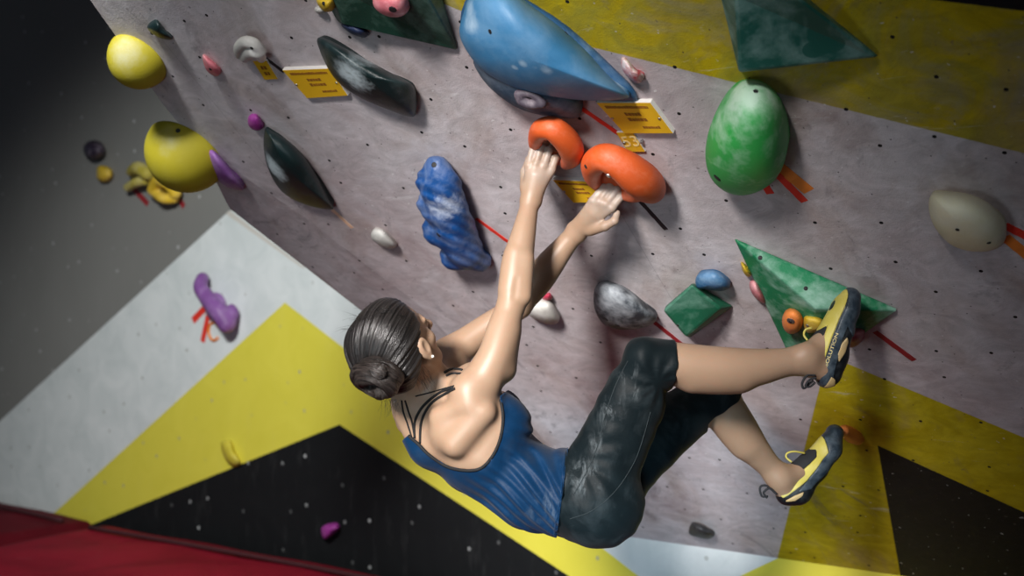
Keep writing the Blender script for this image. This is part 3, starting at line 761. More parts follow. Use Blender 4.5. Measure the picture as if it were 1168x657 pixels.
# left small ones
wj = jug('pinch_jug', [[(273, 62, .03, .014), (273, 54, .045, .016), (280, 48, .05, .017), (290, 50, .05, .017), (297, 58, .045, .017)], [(279, 66, .03, .014), (285, 60, .05, .016), (294, 60, .05, .017), (298, 66, .035, .014)]],
         [(286, 60, .01, .03)], M_white, M_white, 'small bone-white double-lipped jug at the upper left', k=.006, h=.0022)
socket(wj, 287, 55, .005, M_hole)
o = rounded('crimp', [(231, 63), (238, 66), (248, 74), (252, 82), (247, 87), (238, 83), (233, 75)], .03, M_pink, 'tiny pink crimp on the upper left part of the wall', hm=.4)
socket(o, 240, 79, .005, M_hole)
rounded('crimp', [(168, 32), (172, 25), (180, 23), (188, 33), (197, 44), (188, 45), (176, 40)], .035, M_teal, 'small dark wedge crimp near the upper left edge of the wall', hm=.4)
rounded('crimp', [(283, 134), (288, 130), (294, 131), (300, 140), (299, 147), (292, 149), (284, 144)], .035, M_magenta, 'small purple crimp touching the top of the dark leaf-shaped sloper', hm=.5)
rounded('cone_hold', [(424, 264), (430, 260), (438, 262), (448, 272), (452, 281), (444, 284), (432, 279), (424, 272)], .045, M_white, 'small white cone hold left of the climber’s head height', hm=.5)
rounded('sloper', [(600, 350), (608, 343), (622, 341), (632, 348), (638, 364), (632, 370), (618, 368), (604, 360)], .06, M_white, 'pale white sloper showing between and below the climber’s arms', hm=.4)
rounded('jib', [(620, 336), (627, 334), (630, 340), (624, 343), (619, 341)], .03, hold_mat('crimson_resin', (.55, .03, .08), .1, .5), 'tiny crimson jib beside the climber’s far elbow', hm=.4)
# yellow domes on the left edge: half balls bolted on the plane
for (x, y), r, lab in (((159, 66), .096, 'upper of the two yellow dome holds on the left edge of the overhang'),
                       ((214, 172), .140, 'lower, larger yellow dome hold on the left edge of the overhang')):
    c = W1.at(x, y); f = Field(c-r-.02, c+r+.02, .004); f.ell(c, (r, r, r*1.02), (W1.x, W1.y, W1.n)); f.half(W1.o-W1.n*.003, -W1.n, .01)
    o = field_obj('dome_hold', f, M_yball, plane=W1, origin=c); tag(o, lab, 'hold')
    if r > .13: socket(o, 203, 149, .008, M_hole)
rounded('wedge_hold', [(236, 172), (243, 171), (255, 182), (268, 198), (278, 214), (272, 217), (256, 212), (244, 200), (237, 186)], .05, M_purple, 'purple wedge hold right beside the lower yellow dome', hm=.4)

# tape strips
tape([(663, 123), (708, 154)], .014, M_tred, 'bright red tape strip between the blue sloper and the right sign')
tape([(543, 249), (580, 276)], .014, M_tred, 'red tape strip leading from the long royal blue hold to the forearm')
tape([(730, 229), (760, 262)], .014, M_tblack, 'black tape strip below the lower orange jug')
tape([(300, 64), (324, 82)], .013, M_tblack, 'black tape strip between the white jug and the left sign')
tape([(884, 196), (918, 230)], .022, M_tred, 'longer red tape strip right of the green egg')
tape([(868, 204), (879, 221)], .022, M_tred, 'short red tape stub under the green egg')
tape([(889, 190), (923, 218)], .035, M_torange, 'orange tape patch right of the green egg, behind the red tape')
tape([(742, 364), (782, 396)], .018, M_tdred, 'dark red tape strip below the chalky grey sloper')
tape([(998, 378), (1043, 411)], .018, M_tdred, 'dark red tape strip below the right tip of the green triangle volume')
tape([(379, 239), (402, 260)], .016, M_peachshadow, 'peach strip painted as the orange-brown shadow at the tip of the dark leaf-shaped sloper')  # coloured strip standing in for a shadow on the wall
tape([(1146, 257), (1176, 272)], .024, M_tred, 'red tape strip beside the cream sloper at the right edge')
tape([(1146, 270), (1178, 296)], .030, M_torange, 'orange tape strip under the red one at the right edge')

# signs
M_signy = flat_mat('printed_yellow_card', (.72, .42, .015), .45, .05)
M_signw = flat_mat('white_foam_board', (.72, .70, .66), .6, .05)
M_ink = flat_mat('dark_red_ink', (.26, .10, .012), .6, .05)
M_pale = flat_mat('pale_yellow_print', (.86, .70, .30), .6, .05)
def sign(c, label, lines, th=.014, plane=W1, cat='sign', ink=M_ink, face=M_signy):
    """card on foam board; corners TL, TR, BR, BL in photo pixels"""
    T = [plane.at(x, y, th) for x, y in c]; Bk = [p-plane.n*(th+.001) for p in T]
    V = T+Bk; F = [(0, 1, 2, 3), (7, 6, 5, 4)]+[(i, i+4, (i+1) % 4+4, (i+1) % 4) for i in range(4)]
    o = placed('sign', V, F, None, plane, np.mean(Bk, 0), mats=[M_signw]); fix_normals(o)
    # printed face, set in by a hair from the board's edge
    cen = np.mean(T, 0); f = [cen+(p-cen)*.985+plane.n*.0008 for p in T]; g = [p-plane.n*.001 for p in f]
    pf = placed('printed_face', f+g, [(0, 1, 2, 3), (7, 6, 5, 4)]+[(i, i+4, (i+1) % 4+4, (i+1) % 4) for i in range(4)], face, plane, cen); fix_normals(pf); attach(pf, o)
    V = []; F = []; rnd = random.Random(7)
    def at(u, v, z): return (1-v)*((1-u)*f[0]+u*f[1])+v*((1-u)*f[3]+u*f[2])+plane.n*z
    for (u0, u1, v, hh, seg) in lines:
        u = u0
        while u < u1:
            w = rnd.uniform(.6, 1.3)*seg; e = min(u+w, u1); b = len(V); j = rnd.uniform(-.15, .15)*hh
            for z in (0, .0008):
                V += [at(u, v+j, z), at(e, v+j, z), at(e, v+hh, z), at(u, v+hh, z)]
            F += [(b+4, b+5, b+6, b+7), (b, b+3, b+2, b+1), (b, b+1, b+5, b+4), (b+1, b+2, b+6, b+5), (b+2, b+3, b+7, b+6), (b+3, b, b+4, b+7)]
            u = e+seg*.28
    if V: t = placed('print', V, F, ink, plane, cen); fix_normals(t); attach(t, o)
    for u, v in ((.04, .5), (.96, .5)) if th > .01 else ():
        p = at(u, v, 0); q = pix(p); disc_on('screw', q[0], q[1], th, .004, M_steel, o, plane=plane, depth=.003)
    tag(o, label, cat); return o
L3 = [(.10, .90, .10, .075, .035), (.36, .66, .32, .09, .05), (.34, .70, .50, .09, .05), (.50, .84, .76, .075, .04)]
sign([(322, 80), (376, 78), (397, 109), (350, 112)], 'yellow card sign with small print at the upper left of the wall', L3)
sign([(680, 117), (742, 117), (768, 152), (712, 152)], 'yellow card sign with small print right of the blue sloper, the largest sign', L3)
sign([(630, 205), (672, 207), (697, 231), (654, 231)], 'yellow card sign partly hidden behind the lower orange jug', L3)
sign([(288, 69), (304, 69), (317, 90), (302, 91)], 'narrow yellow number tag below the bone-white jug', [(.3, .7, .3, .16, .2), (.3, .7, .6, .16, .2)], th=.006)
def text_obj(body, size, M, mat, parent, depth=.0006):
    cu = bpy.data.curves.new('lettering', 'FONT'); cu.body = body; cu.size = size; cu.extrude = depth; cu.align_x = 'CENTER'; cu.align_y = 'CENTER'
    t = bpy.data.objects.new('tmp', cu); COL.objects.link(t); bpy.context.view_layer.update()
    me = bpy.data.meshes.new_from_object(t.evaluated_get(bpy.context.evaluated_depsgraph_get()))
    bpy.data.objects.remove(t); me.materials.clear(); me.materials.append(mat)
    o = bpy.data.objects.new('lettering', me); COL.objects.link(o); o.matrix_world = M
    if parent is not None: attach(o, parent)
    return o
s53 = sign([(703, 151), (722, 151), (736, 173), (716, 173)], 'small yellow number tag reading 53 under the largest sign', [], th=.006)
text_obj('53', .052, W1.mat(W1.at(719.5, 162, .0072)), M_pale, s53)
for q in ((712, 162), (732, 162)): disc_on('screw', q[0], q[1], .007, .004, M_steel, s53)

# ------------------------------------------------------------------ holds on the vertical wall behind
def on2(name, outl, h, mat, label, **kw): return rounded(name, outl, h, mat, label, plane=W2, hm=.4, **kw)
o = jug('banana_jug', [[(231, 318, .06, .035), (229, 328, .09, .04), (238, 342, .10, .045), (250, 356, .10, .05), (259, 370, .08, .045)], [(259, 370, .08, .04), (265, 358, .05, .035), (264, 352, .04, .025)]], [(246, 350, .02, .08)], M_purple, M_purple,
        'purple banana-shaped jug on the white part of the back wall', plane=W2, h=.006, k=.02)
tape([(238, 347), (220, 366)], .042, M_tred, 'red tape strip pointing lower left from the purple banana jug', plane=W2)
tape([(238, 358), (231, 390)], .038, M_tred, 'red tape strip pointing down from the purple banana jug', plane=W2)
def ring_tag():
    c = W2.at(244, 378, .004); pts = [c+W2.x*.045*math.cos(a)+W2.y*.05*math.sin(a) for a in np.linspace(.6, 5.6, 18)]
    o = tube('tape_ring', pts, .008, M_torange); tag(o, 'open loop of orange tape on the white wall below the purple jug', 'tape')
ring_tag()
on2('ball_hold', [(98, 163), (108, 160), (118, 165), (120, 175), (112, 182), (101, 181), (95, 172)], .10, hold_mat('aubergine_resin', (.03, .02, .04), .4, .5, (.3, .25, .3), 10), 'dark aubergine ball hold high on the grey back wall')
on2('jib', [(111, 191), (119, 189), (128, 194), (128, 203), (120, 208), (111, 204)], .07, M_ysmall, 'small round yellow jib on the grey back wall below the dark ball')
jug('jug_hold', [[(150, 196, .05, .03), (158, 192, .08, .04), (168, 198, .08, .04)], [(146, 214, .05, .025), (156, 208, .07, .028), (166, 206, .06, .028)]], [(158, 203, .0, .06)], hold_mat('olive_yellow_resin', (.45, .37, .04), .25, .6), M_ysmall, 'olive-yellow double-lipped jug on the grey back wall', plane=W2, h=.006, k=.01)
jug('jug_hold', [[(176, 216, .06, .04), (182, 206, .08, .04), (194, 210, .08, .04), (200, 220, .06, .035)], [(176, 218, .05, .03), (186, 226, .07, .03), (198, 226, .05, .03)]], [(187, 216, .0, .07)], M_ysmall, M_ysmall, 'bright yellow jug on the back wall just under the larger yellow dome', plane=W2, h=.006, k=.01)
tape([(152, 215), (169, 233)], .035, M_tdred, 'dark red tape strip under the olive-yellow jug', plane=W2)
tape([(200, 220), (210, 236)], .035, M_tdred, 'dark red tape strip under the bright yellow jug', plane=W2)
on2('jib', [(366, 604), (372, 598), (384, 596), (388, 602), (380, 610), (370, 615)], .07, M_magenta, 'small magenta jib on the black painted triangle')
on2('crimp', [(252, 505), (262, 503), (268, 514), (275, 528), (266, 532), (256, 522)], .06, hold_mat('lemon_resin', (.70, .58, .04), .1, .6), 'pale yellow crimp on the yellow band, just above the black triangle')

# ------------------------------------------------------------------ the climber
import time as _t
def skin_material():
    m, nt, b = new_mat('tan_skin'); co = objco(nt)  # warm tan skin tone with redder mottling
    n1 = noise(nt, co, 7, 4, .6); n2 = noise(nt, co, 60, 3, .6)
    c = mixc(nt, n1, (.31, .195, .122), (.385, .262, .180))
    c = mixc(nt, mth(nt, 'MULTIPLY', ramp(nt, n2, [(.45, 0), (.75, 1)]), .18), c, (.42, .19, .13))
    # magnesium chalk dusted over both hands
    geo = N(nt, 'ShaderNodeNewGeometry').outputs['Position']; acc = None
    for p, r in ((U(620, 172, 3.29), .13), (U(698, 218, 3.33), .12)):
        v = N(nt, 'ShaderNodeVectorMath', operation='DISTANCE'); L(nt, geo, v.inputs[0]); v.inputs[1].default_value = tuple(p)
        mr = N(nt, 'ShaderNodeMapRange'); mr.inputs[1].default_value = r; mr.inputs[2].default_value = r*.25
        L(nt, v.outputs['Value'], mr.inputs[0]); acc = mr.outputs[0] if acc is None else mth(nt, 'MAXIMUM', acc, mr.outputs[0])
    ck = mth(nt, 'MULTIPLY', acc, ramp(nt, noise(nt, co, 22, 4, .6), [(.30, .25), (.60, .85)]))
    c = mixc(nt, mth(nt, 'MULTIPLY', ck, .75), c, (.46, .43, .40))
    L(nt, c, b.inputs['Base Color']); b.inputs['Roughness'].default_value = .46
    b.inputs['Subsurface Weight'].default_value = .12; b.inputs['Subsurface Radius'].default_value = (.02, .008, .004); b.inputs['Subsurface Scale'].default_value = .4
    bump(nt, b, noise(nt, co, 300, 3, .6), .08, .002); return m
def cloth_material(key, c0, c1, rough, chalk=0, spots=(), sheen=.03, weave=420):
    m, nt, b = new_mat(key); co = objco(nt)
    n1 = noise(nt, co, 9, 4, .6, .8)
    c = mixc(nt, n1, c0, c1)
    if spots:
        geo = N(nt, 'ShaderNodeNewGeometry').outputs['Position']; acc = None
        for p, r in spots:
            v = N(nt, 'ShaderNodeVectorMath', operation='DISTANCE'); L(nt, geo, v.inputs[0]); v.inputs[1].default_value = tuple(p)
            mr = N(nt, 'ShaderNodeMapRange', interpolation_type='SMOOTHSTEP'); mr.inputs[1].default_value = r; mr.inputs[2].default_value = r*.2
            L(nt, v.outputs['Value'], mr.inputs[0]); acc = mr.outputs[0] if acc is None else mth(nt, 'MAXIMUM', acc, mr.outputs[0])
        f = ramp(nt, noise(nt, co, 30, 6, .75, .8, (1, 1, .35)), [(.50, 0), (.74, .8)])
        c = mixc(nt, mth(nt, 'MULTIPLY', mth(nt, 'MULTIPLY', f, acc), chalk), c, (.30, .34, .36))
    sm = ramp(nt, noise(nt, co, 13, 4, .6, .6), [(.5, 0), (.8, 1)])
    c = mixc(nt, mth(nt, 'MULTIPLY', sm, chalk*.22), c, (.14, .17, .185))
    L(nt, c, b.inputs['Base Color']); b.inputs['Roughness'].default_value = rough
    b.inputs['Sheen Weight'].default_value = sheen; b.inputs['Specular IOR Level'].default_value = .14
    h = mth(nt, 'ADD', mth(nt, 'MULTIPLY', noise(nt, co, weave, 2), .25), mth(nt, 'MULTIPLY', noise(nt, co, 24, 4, .6, 1.6, (1, 1, 1)), 1.2))
    bump(nt, b, h, .30, .0035); return m
M_skin = skin_material()
M_legg = cloth_material('dark_slate_leggings_fabric', (.0028, .0058, .0072), (.0055, .011, .0135), .55, .65,
                        [(U(712, 425, 3.06), .05), (U(722, 448, 3.06), .035), (U(690, 470, 3.06), .07), (U(678, 505, 3.07), .05), (U(700, 430, 3.06), .03), (U(670, 545, 3.1), .07)])
M_tank = cloth_material('royal_blue_jersey', (.0008, .015, .046), (.002, .033, .096), .5, .40, [(U(615, 590, 3.1), .07), (U(632, 575, 3.1), .05)], .05)
M_strap = flat_mat('black_elastic', (.007, .007, .008), .8)
M_shoe_navy = hold_mat('navy_rubber', (.018, .032, .048), .35, .42, (.22, .28, .33), 18, .2, .50)
M_shoe_rub = hold_mat('black_rubber_rand', (.008, .010, .013), .25, .45, (.15, .17, .18), 18, .2, .54)
M_shoe_yel = hold_mat('yellow_synthetic_leather', (.66, .56, .10), .25, .5, (.75, .72, .45), 16, .15)
M_shoe_tan = hold_mat('tan_rubber_patch', (.62, .44, .20), .3, .5, (.7, .62, .45), 16, .15)
M_shoe_blk = flat_mat('black_stretch_collar', (.014, .015, .018), .8)

BH = .0032
F0lo = U(390, 640, 3.0); F0lo = np.array([-.50, 2.86, .64]); F0hi = np.array([.98, 3.86, 1.86])
tors = Field(F0lo, F0hi, BH)
lat = np.array([.158, -.966, .205]); lat /= np.linalg.norm(lat)
tax = np.array([-.79, 0, .61]); qax = np.array([-.61, 0, -.79])
T = tors
T.cone(U(505, 465, 3.30), U(528, 488, 3.29), .090, .118, .02, lat, 1.22)
T.cone(U(528, 488, 3.29), U(550, 512, 3.28), .118, .116, .02, lat, 1.22)
T.cone(U(550, 512, 3.28), U(600, 553, 3.26), .114, .094, .02, lat, 1.22)
T.cone(U(600, 553, 3.26), U(655, 566, 3.26), .094, .108, .03, lat, 1.38)
T.ell(U(574, 482, 3.20), (.062, .062, .062), None, .05)          # bust, near
T.ell(U(568, 472, 3.36), (.062, .062, .062), None, .05)          # bust, far
T.ell(U(683, 574, 3.17), (.112, .098, .110), None, .04)          # glute, near
T.ell(U(684, 562, 3.38), (.105, .095, .105), None, .04)          # glute, far
torso_only = T.clone()
# ---- legs
LN = Field(F0lo, F0hi, BH)
hip = [(U(672, 562, 3.19), .090), (U(705, 494, 3.16), .068), (U(734, 433, 3.13), .057), (U(743, 416, 3.12), .055)]
LN.chain([(a, r) for a, r in hip], .03)
LN.cone(U(672, 535, 3.17), U(716, 442, 3.13), .052, .044, .04)   # front of the thigh
LN.cone(U(692, 540, 3.17), U(738, 462, 3.15), .062, .038, .04)   # hamstring
LN.chain([(U(743, 415, 3.12), .055), (U(768, 415, 3.12), .055), (U(800, 419, 3.125), .057), (U(830, 421, 3.13), .056), (U(862, 419, 3.14), .048), (U(893, 414, 3.15), .038), (U(918, 410, 3.16), .035)], .02)
LN.cone(U(790, 431, 3.13), U(842, 431, 3.14), .036, .036, .03)   # calf belly
LN.ell(U(731, 405, 3.10), (.033, .043, .036), None, .03)          # kneecap
LN.cone(U(912, 411, 3.16), U(938, 420, 3.17), .034, .034, .02)
LN.cone(U(922, 408, 3.16), U(950, 380, 3.17), .034, .028, .02)
LN.cone(U(950, 380, 3.17), U(966, 345, 3.17), .027, .018, .02)
LN.ell(U(921, 402, 3.135), (.016, .010, .016), None, .03)       # ankle bone
LF = Field(F0lo, F0hi, BH)
LF.chain([(U(690, 552, 3.38), .094), (U(752, 494, 3.40), .076), (U(806, 452, 3.42), .059), (U(818, 446, 3.42), .057)], .03)
LF.cone(U(724, 520, 3.42), U(796, 470, 3.42), .058, .038, .04)
LF.chain([(U(818, 446, 3.42), .056), (U(828, 465, 3.43), .053), (U(842, 488, 3.45), .053), (U(858, 510, 3.47), .045), (U(874, 528, 3.49), .036), (U(889, 544, 3.50), .034)], .02)
LF.cone(U(828, 478, 3.44), U(848, 505, 3.46), .045, .038, .03)
LF.cone(U(886, 542, 3.50), U(898, 562, 3.51), .034, .032, .02)
LF.cone(U(892, 545, 3.50), U(925, 535, 3.53), .033, .028, .02)
LF.cone(U(925, 535, 3.53), U(948, 500, 3.57), .026, .018, .02)
# ---- neck, shoulders, arms
B = torso_only.clone()
B.chain([(U(464, 418, 3.20), .055), (U(480, 434, 3.25), .054), (U(500, 456, 3.29), .062)], .025)
B.cone(U(484, 402, 3.16), U(504, 436, 3.26), .026, .030, .025)                 # neck muscle below the ear
B.cone(U(492, 448, 3.25), U(530, 446, 3.20), .046, .046, .035)                 # trapezius, near
B.cone(U(492, 440, 3.30), U(512, 415, 3.38), .044, .042, .035)                 # trapezius, far
B.cone(U(470, 470, 3.27), U(492, 505, 3.25), .050, .058, .04)                  # spine side of the back
B.cone(U(460, 455, 3.30), U(468, 480, 3.34), .03, .04, .04)
B.ell(U(519, 492, 3.17), (.062, .045, .058), None, .03)                        # shoulder blade
B.cone(U(500, 474, 3.165), U(536, 462, 3.125), .022, .028, .025)               # ridge of the blade
B.cone(U(520, 506, 3.14), U(551, 470, 3.13), .034, .036, .022)                 # teres / lat fold
B.cone(U(560, 468, 3.19), U(552, 520, 3.19), .040, .045, .035)                 # lat into the armpit
B.cone(U(512, 410, 3.42), U(516, 450, 3.36), .050, .060, .04)
B.cone(U(540, 432, 3.26), U(548, 462, 3.24), .045, .055, .04)                  # pec into near arm
# near arm
B.chain([(U(543, 448, 3.17), .060), (U(556, 424, 3.165), .050), (U(566, 402, 3.17), .0445), (U(574, 376, 3.19), .043), (U(583, 348, 3.21), .035)], .018)
B.ell(U(534, 446, 3.145), (.044, .040, .044), None, .03)
B.cone(U(572, 420, 3.19), U(578, 380, 3.20), .040, .034, .02)                   # triceps
B.chain([(U(583, 348, 3.21), .0345), (U(587, 325, 3.22), .040), (U(590, 300, 3.235), .0415), (U(596, 272, 3.25), .034), (U(601, 248, 3.27), .0275), (U(605, 229, 3.285), .0235)], .015)
B.cone(U(580, 330, 3.21), U(587, 290, 3.225), .024, .022, .015)
B.cone(U(597, 338, 3.205), U(600, 296, 3.22), .022, .020, .014)
B.cone(U(587, 338, 3.168), U(590, 318, 3.175), .006, .004, .012, cut=True)      # crease of the elbow
# far arm
B.chain([(U(512, 406, 3.43), .054), (U(532, 391, 3.44), .044), (U(560, 371, 3.45), .039), (U(592, 350, 3.45), .034)], .018)
B.chain([(U(592, 348, 3.45), .034), (U(612, 322, 3.44), .042), (U(626, 303, 3.43), .040), (U(642, 283, 3.42), .032), (U(657, 265, 3.405), .026)], .015)
# hands
def hand(f, wrist, rw, mcps, fingers, thumb, lateral):
    f.cone(wrist, (wrist+mcps[1]+mcps[2])/3, rw, .021, .014, lateral, 1.25)
    for m in mcps: f.cone(wrist+(m-wrist)*.22, m, .0145, .0118, .012)
    for fi in fingers:
        for m, p, q, a, b_ in ((0, 0, 1, .0108, .0098), (1, 1, 2, .0098, .0088), (2, 2, 3, .0086, .0074)):
            f.cone(fi[p], fi[q], a, b_, .0045)
    f.cone(thumb[0], thumb[1], .017, .013, .012); f.cone(thumb[1], thumb[2], .0125, .0112, .005); f.cone(thumb[2], thumb[3], .0108, .0088, .004)
J = lambda *a: [U(*p) for p in a]
hand(B, U(606, 228, 3.285), .0235, J((603, 189, 3.275), (611.5, 187, 3.27), (620.5, 189, 3.27), (629, 194, 3.275)),
     [J((603, 189, 3.275), (608.5, 168, 3.275), (615, 164, 3.30), (619, 169, 3.325)), J((611.5, 187, 3.27), (617.5, 166.5, 3.27), (624, 163, 3.295), (628, 169, 3.32)),
      J((620.5, 189, 3.27), (626.5, 171, 3.27), (632.5, 168, 3.295), (636, 174, 3.32)), J((629, 194, 3.275), (633.5, 180.5, 3.275), (639, 178, 3.295), (641, 183, 3.315))],
     J((600, 214, 3.29), (599, 196, 3.315), (604, 182, 3.335), (611, 176, 3.35)), np.array([1, 0, -.2]))
hand(B, U(658, 264, 3.40), .025, J((676, 229, 3.325), (683.5, 230, 3.315), (691, 232.5, 3.31), (698, 237, 3.31)),
     [J((676, 229, 3.325), (688, 213, 3.32), (694, 209, 3.34), (698, 213, 3.36)), J((683.5, 230, 3.315), (696, 212, 3.315), (702, 209, 3.335), (705, 213, 3.355)),
      J((691, 232.5, 3.31), (704, 216, 3.31), (709.5, 212.5, 3.33), (712, 217, 3.35)), J((698, 237, 3.31), (708.5, 224.5, 3.31), (713, 218, 3.325), (714, 222, 3.345))],
     J((674, 262, 3.37), (690, 258, 3.33), (701, 252, 3.315), (704, 243, 3.32)), np.array([.6, 0, -.8]))
# head
HC = U(453, 391, 3.12)
hf = np.array([.55, .60, .58]); hf /= np.linalg.norm(hf)
hr = np.array([.72, -.69, .03]); hr -= hf*hr.dot(hf); hr /= np.linalg.norm(hr)
hc = np.cross(hr, hf)
H = lambda r, f_, c: HC+hr*r+hf*f_+hc*c
HA = (hr, hf, hc)
B.ell(H(0, -.005, .012), (.076, .094, .098), HA, .02)
B.ell(H(0, .030, -.055), (.058, .056, .058), HA, .03)
B.ell(H(0, .062, -.092), (.024, .022, .020), HA, .02)      # chin
B.cone(H(.050, .012, -.060), H(.022, .066, -.092), .016, .016, .02); B.cone(H(-.050, .012, -.060), H(-.022, .066, -.092), .016, .016, .02)
for s_ in (1, -1):
    B.ell(H(.045*s_, .058, -.028), (.020, .018, .018), HA, .02)   # cheekbone
    B.cone(H(.012*s_, .088, .018), H(.048*s_, .072, .018), .008, .007, .012)  # brow
    B.ell(H(.031*s_, .094, .000), (.015, .012, .011), HA, .008, cut=True)     # eye socket
    B.ell(H(.031*s_, .076, .000), (.013, .013, .013), HA, .003)               # eyeball under lids
    # ear
    e0 = H(.085*s_, .004, -.020); B.ell(e0, (.011, .019, .032), (hr*s_, hf, hc), .005)
    B.ell(H(.097*s_, .007, -.016), (.008, .010, .019), (hr*s_, hf, hc), .004, cut=True)
    B.ell(H(.086*s_, .008, -.049), (.007, .008, .009), (hr*s_, hf, hc), .006)
B.cone(H(0, .092, .008), H(0, .114, -.026), .008, .012, .008)
B.cone(H(.010, .100, -.030), H(-.010, .100, -.030), .008, .008, .006)
B.cone(H(-.018, .086, -.056), H(.018, .086, -.056), .008, .008, .006)         # upper lip
B.cone(H(-.014, .084, -.066), H(.014, .084, -.066), .008, .008, .006)
B.cone(H(-.020, .098, -.061), H(.020, .098, -.061), .0025, .0025, .003, cut=True)
# whole body: one skin surface
B.a = smin(B.a, smin(LN.a, LF.a, .012), .02)
person = field_obj('person', B, M_skin, origin=U(600, 500, 3.25))
tag(person, 'woman climber in blue tank top and dark cropped leggings hanging from the two orange jugs', 'person')

def axcoords(f):  # photo-independent torso coordinates
    X, Y, Z = f.grid(); return X, Y, Z
# ---- leggings
LG = Field(F0lo, F0hi, BH)
X, Y, Z = LG.grid()
def halfd(p, n):
    n = np.array(n)/np.linalg.norm(n); return (X-p[0])*n[0]+(Y-p[1])*n[1]+(Z-p[2])*n[2]
cn = U(766, 415, 3.12); cf = U(823.5, 456, 3.43)
ln = smax(LN.a, halfd(cn, U(860, 419, 3.12)-U(743, 415, 3.12)).astype(np.float32), .004)
lf = smax(LF.a, smin(halfd(cf, U(874, 528, 3.49)-U(820, 450, 3.43)), halfd(U(800, 470, 3.43), np.array([1, 0, .12])), .004).astype(np.float32), .004)
waistp = U(628, 558, 3.26)
pv = smax(torso_only.a, halfd(waistp, tax+np.array([0, 0, -.25])).astype(np.float32), .004)
ww = .0016*np.sin(X*70+Z*55+2*np.sin(Z*23))*np.sin(Z*38-X*20+Y*40)
kx, kz = U(750, 436, 3.1)[0], U(750, 436, 3.1)[2]
kd = np.sqrt((X-kx)**2+(Z-kz)**2)
kn = .0018*np.sin(np.arctan2(Z-kz, X-kx)*9+kd*40+Y*25)*np.exp(-((kd-.05)/.035)**2)*np.clip(kd/.03, 0, 1)       # folds fanning out of the back of the knee
hx, hz = U(655, 525, 3.1)[0], U(655, 525, 3.1)[2]
hd = np.sqrt((X-hx)**2+(Z-hz)**2); ha = np.arctan2(Z-hz, X-hx)
hn = .0016*np.sin(ha*13+Y*20+hd*30)*np.exp(-((hd-.10)/.05)**2)*np.clip(hd/.05, 0, 1)                      # folds at the hip crease
LG.a = (smin(smin(ln, lf, .012), pv, .03)-.0065+ww+kn+hn).astype(np.float32)
legg = field_obj('leggings', LG, M_legg, parent=person, origin=U(720, 500, 3.2))
tag(legg, 'dark slate cropped leggings with chalk handprints on the thigh')
# seam and cuffs
def on_surf(f, pts, off=.0, n=10):
    out = []
    for p in spline([np.array(q, float) for q in pts], n):
        s = f.surf(p[0], p[1], off=off)
        if s is not None and (not out or abs(s[1]-out[-1][1]) < .05): out.append(s)
    return out
M_stitch = flat_mat('grey_flatlock_stitch', (.016, .024, .027), .8)
tube('side_seam', on_surf(LG, [(716, 412), (702, 440), (690, 475), (681, 510), (668, 540), (654, 565)]), .0012, M_stitch, legg, sides=5)
tube('back_seam', on_surf(LG, [(742, 470), (732, 505), (722, 530), (702, 560), (676, 582), (650, 592)]), .0012, M_stitch, legg, sides=5)
del ln, lf, pv
# ---- tank top
TT = Field(F0lo, F0hi, BH)
X, Y, Z = TT.grid()
PX = 584+FPX*X/Y+0*Z; PY = 328.5-FPX*(Z-CAMZ)/Y+0*X
outline = [(466, 496), (478, 506), (490, 518), (510, 531), (530, 535.5), (547, 534), (559, 524), (567, 508), (572, 490), (573, 472), (570, 452), (585, 440), (625, 460), (640, 495), (648.5, 508), (644, 548), (633.5, 626), (600, 650), (540, 620), (470, 560), (452, 508)]
pd = poly_sdf(PX, PY, outline)*(3.2/FPX)
tb = smin(torso_only.a, B.a+.0, 0)   # back and chest follow the body underneath
only = smin(torso_only.a, LG.a+.006, .02)
u = (X*tax[0]+Z*tax[2]); v = (X*qax[0]+Z*qax[2])
u0 = U(553, 525, 3.2); uc = u0[0]*tax[0]+u0[2]*tax[2]; v0 = u0[0]*qax[0]+u0[2]*qax[2]
wmask = 1/(1+np.exp((u-uc+.02)/.02))
wr = np.sin((v-v0)*210+(u-uc)*18+2.2*np.sin((u-uc)*16+Y*9)+Y*42)*.0028+np.sin((v-v0)*95+Y*30+(u-uc)*30)*.0022
TT.a = smax((np.minimum(torso_only.a, np.minimum(B.a, 9))-.0085+wr*wmask-.006*np.exp(-((u-uc+.20)/.06)**2)).astype(np.float32), pd.astype(np.float32), .003)
# keep the limbs bare
arms = np.minimum(LN.a, LF.a)
top = field_obj('tank_top', TT, M_tank, parent=person, origin=U(575, 535, 3.2))
tag(top, 'royal blue tank top, open at the back')
trim_pts = [(463, 492), (470, 499), (478, 506), (490, 518), (510, 531), (530, 535.5), (547, 534), (559, 524), (567, 508), (572, 490), (573, 472), (570, 454)]
tube('trim', on_surf(TT, [(x-(0.6 if x < 560 else -.6), y+1.0) for x, y in trim_pts], -.001), .0042, M_strap, top)
def hemline():
    return [p for p in on_surf(TT, [(646.5, 512), (643, 530), (640, 560), (635, 590), (631.5, 618)], -.001)]
hl = hemline()
if len(hl) > 3: tube('hem', hl, .0030, M_tank, top)
# straps over the skin
for i, (pts, r) in enumerate((([(458, 457), (460, 470), (465, 484), (470, 500)], .0024), ([(462, 457), (466, 470), (470, 482), (473, 500)], .0024),
                ([(517, 442), (503, 447), (489, 457), (479, 468), (473, 482), (473, 500)], .0036), ([(519, 443), (508, 449), (494, 458), (485, 470), (480, 484), (479, 506)], .0036),
                ([(474, 452), (490, 448), (505, 443.5), (518, 440)], .0018), ([(507, 425), (514, 421), (522, 421), (528, 422)], .0034), ([(509, 428.5), (516, 426), (525, 426)], .0030))):
    q = on_surf(B, pts, .0005, 6)
    if len(q) > 3: tube('strap', q, r, M_strap, top, sides=8)
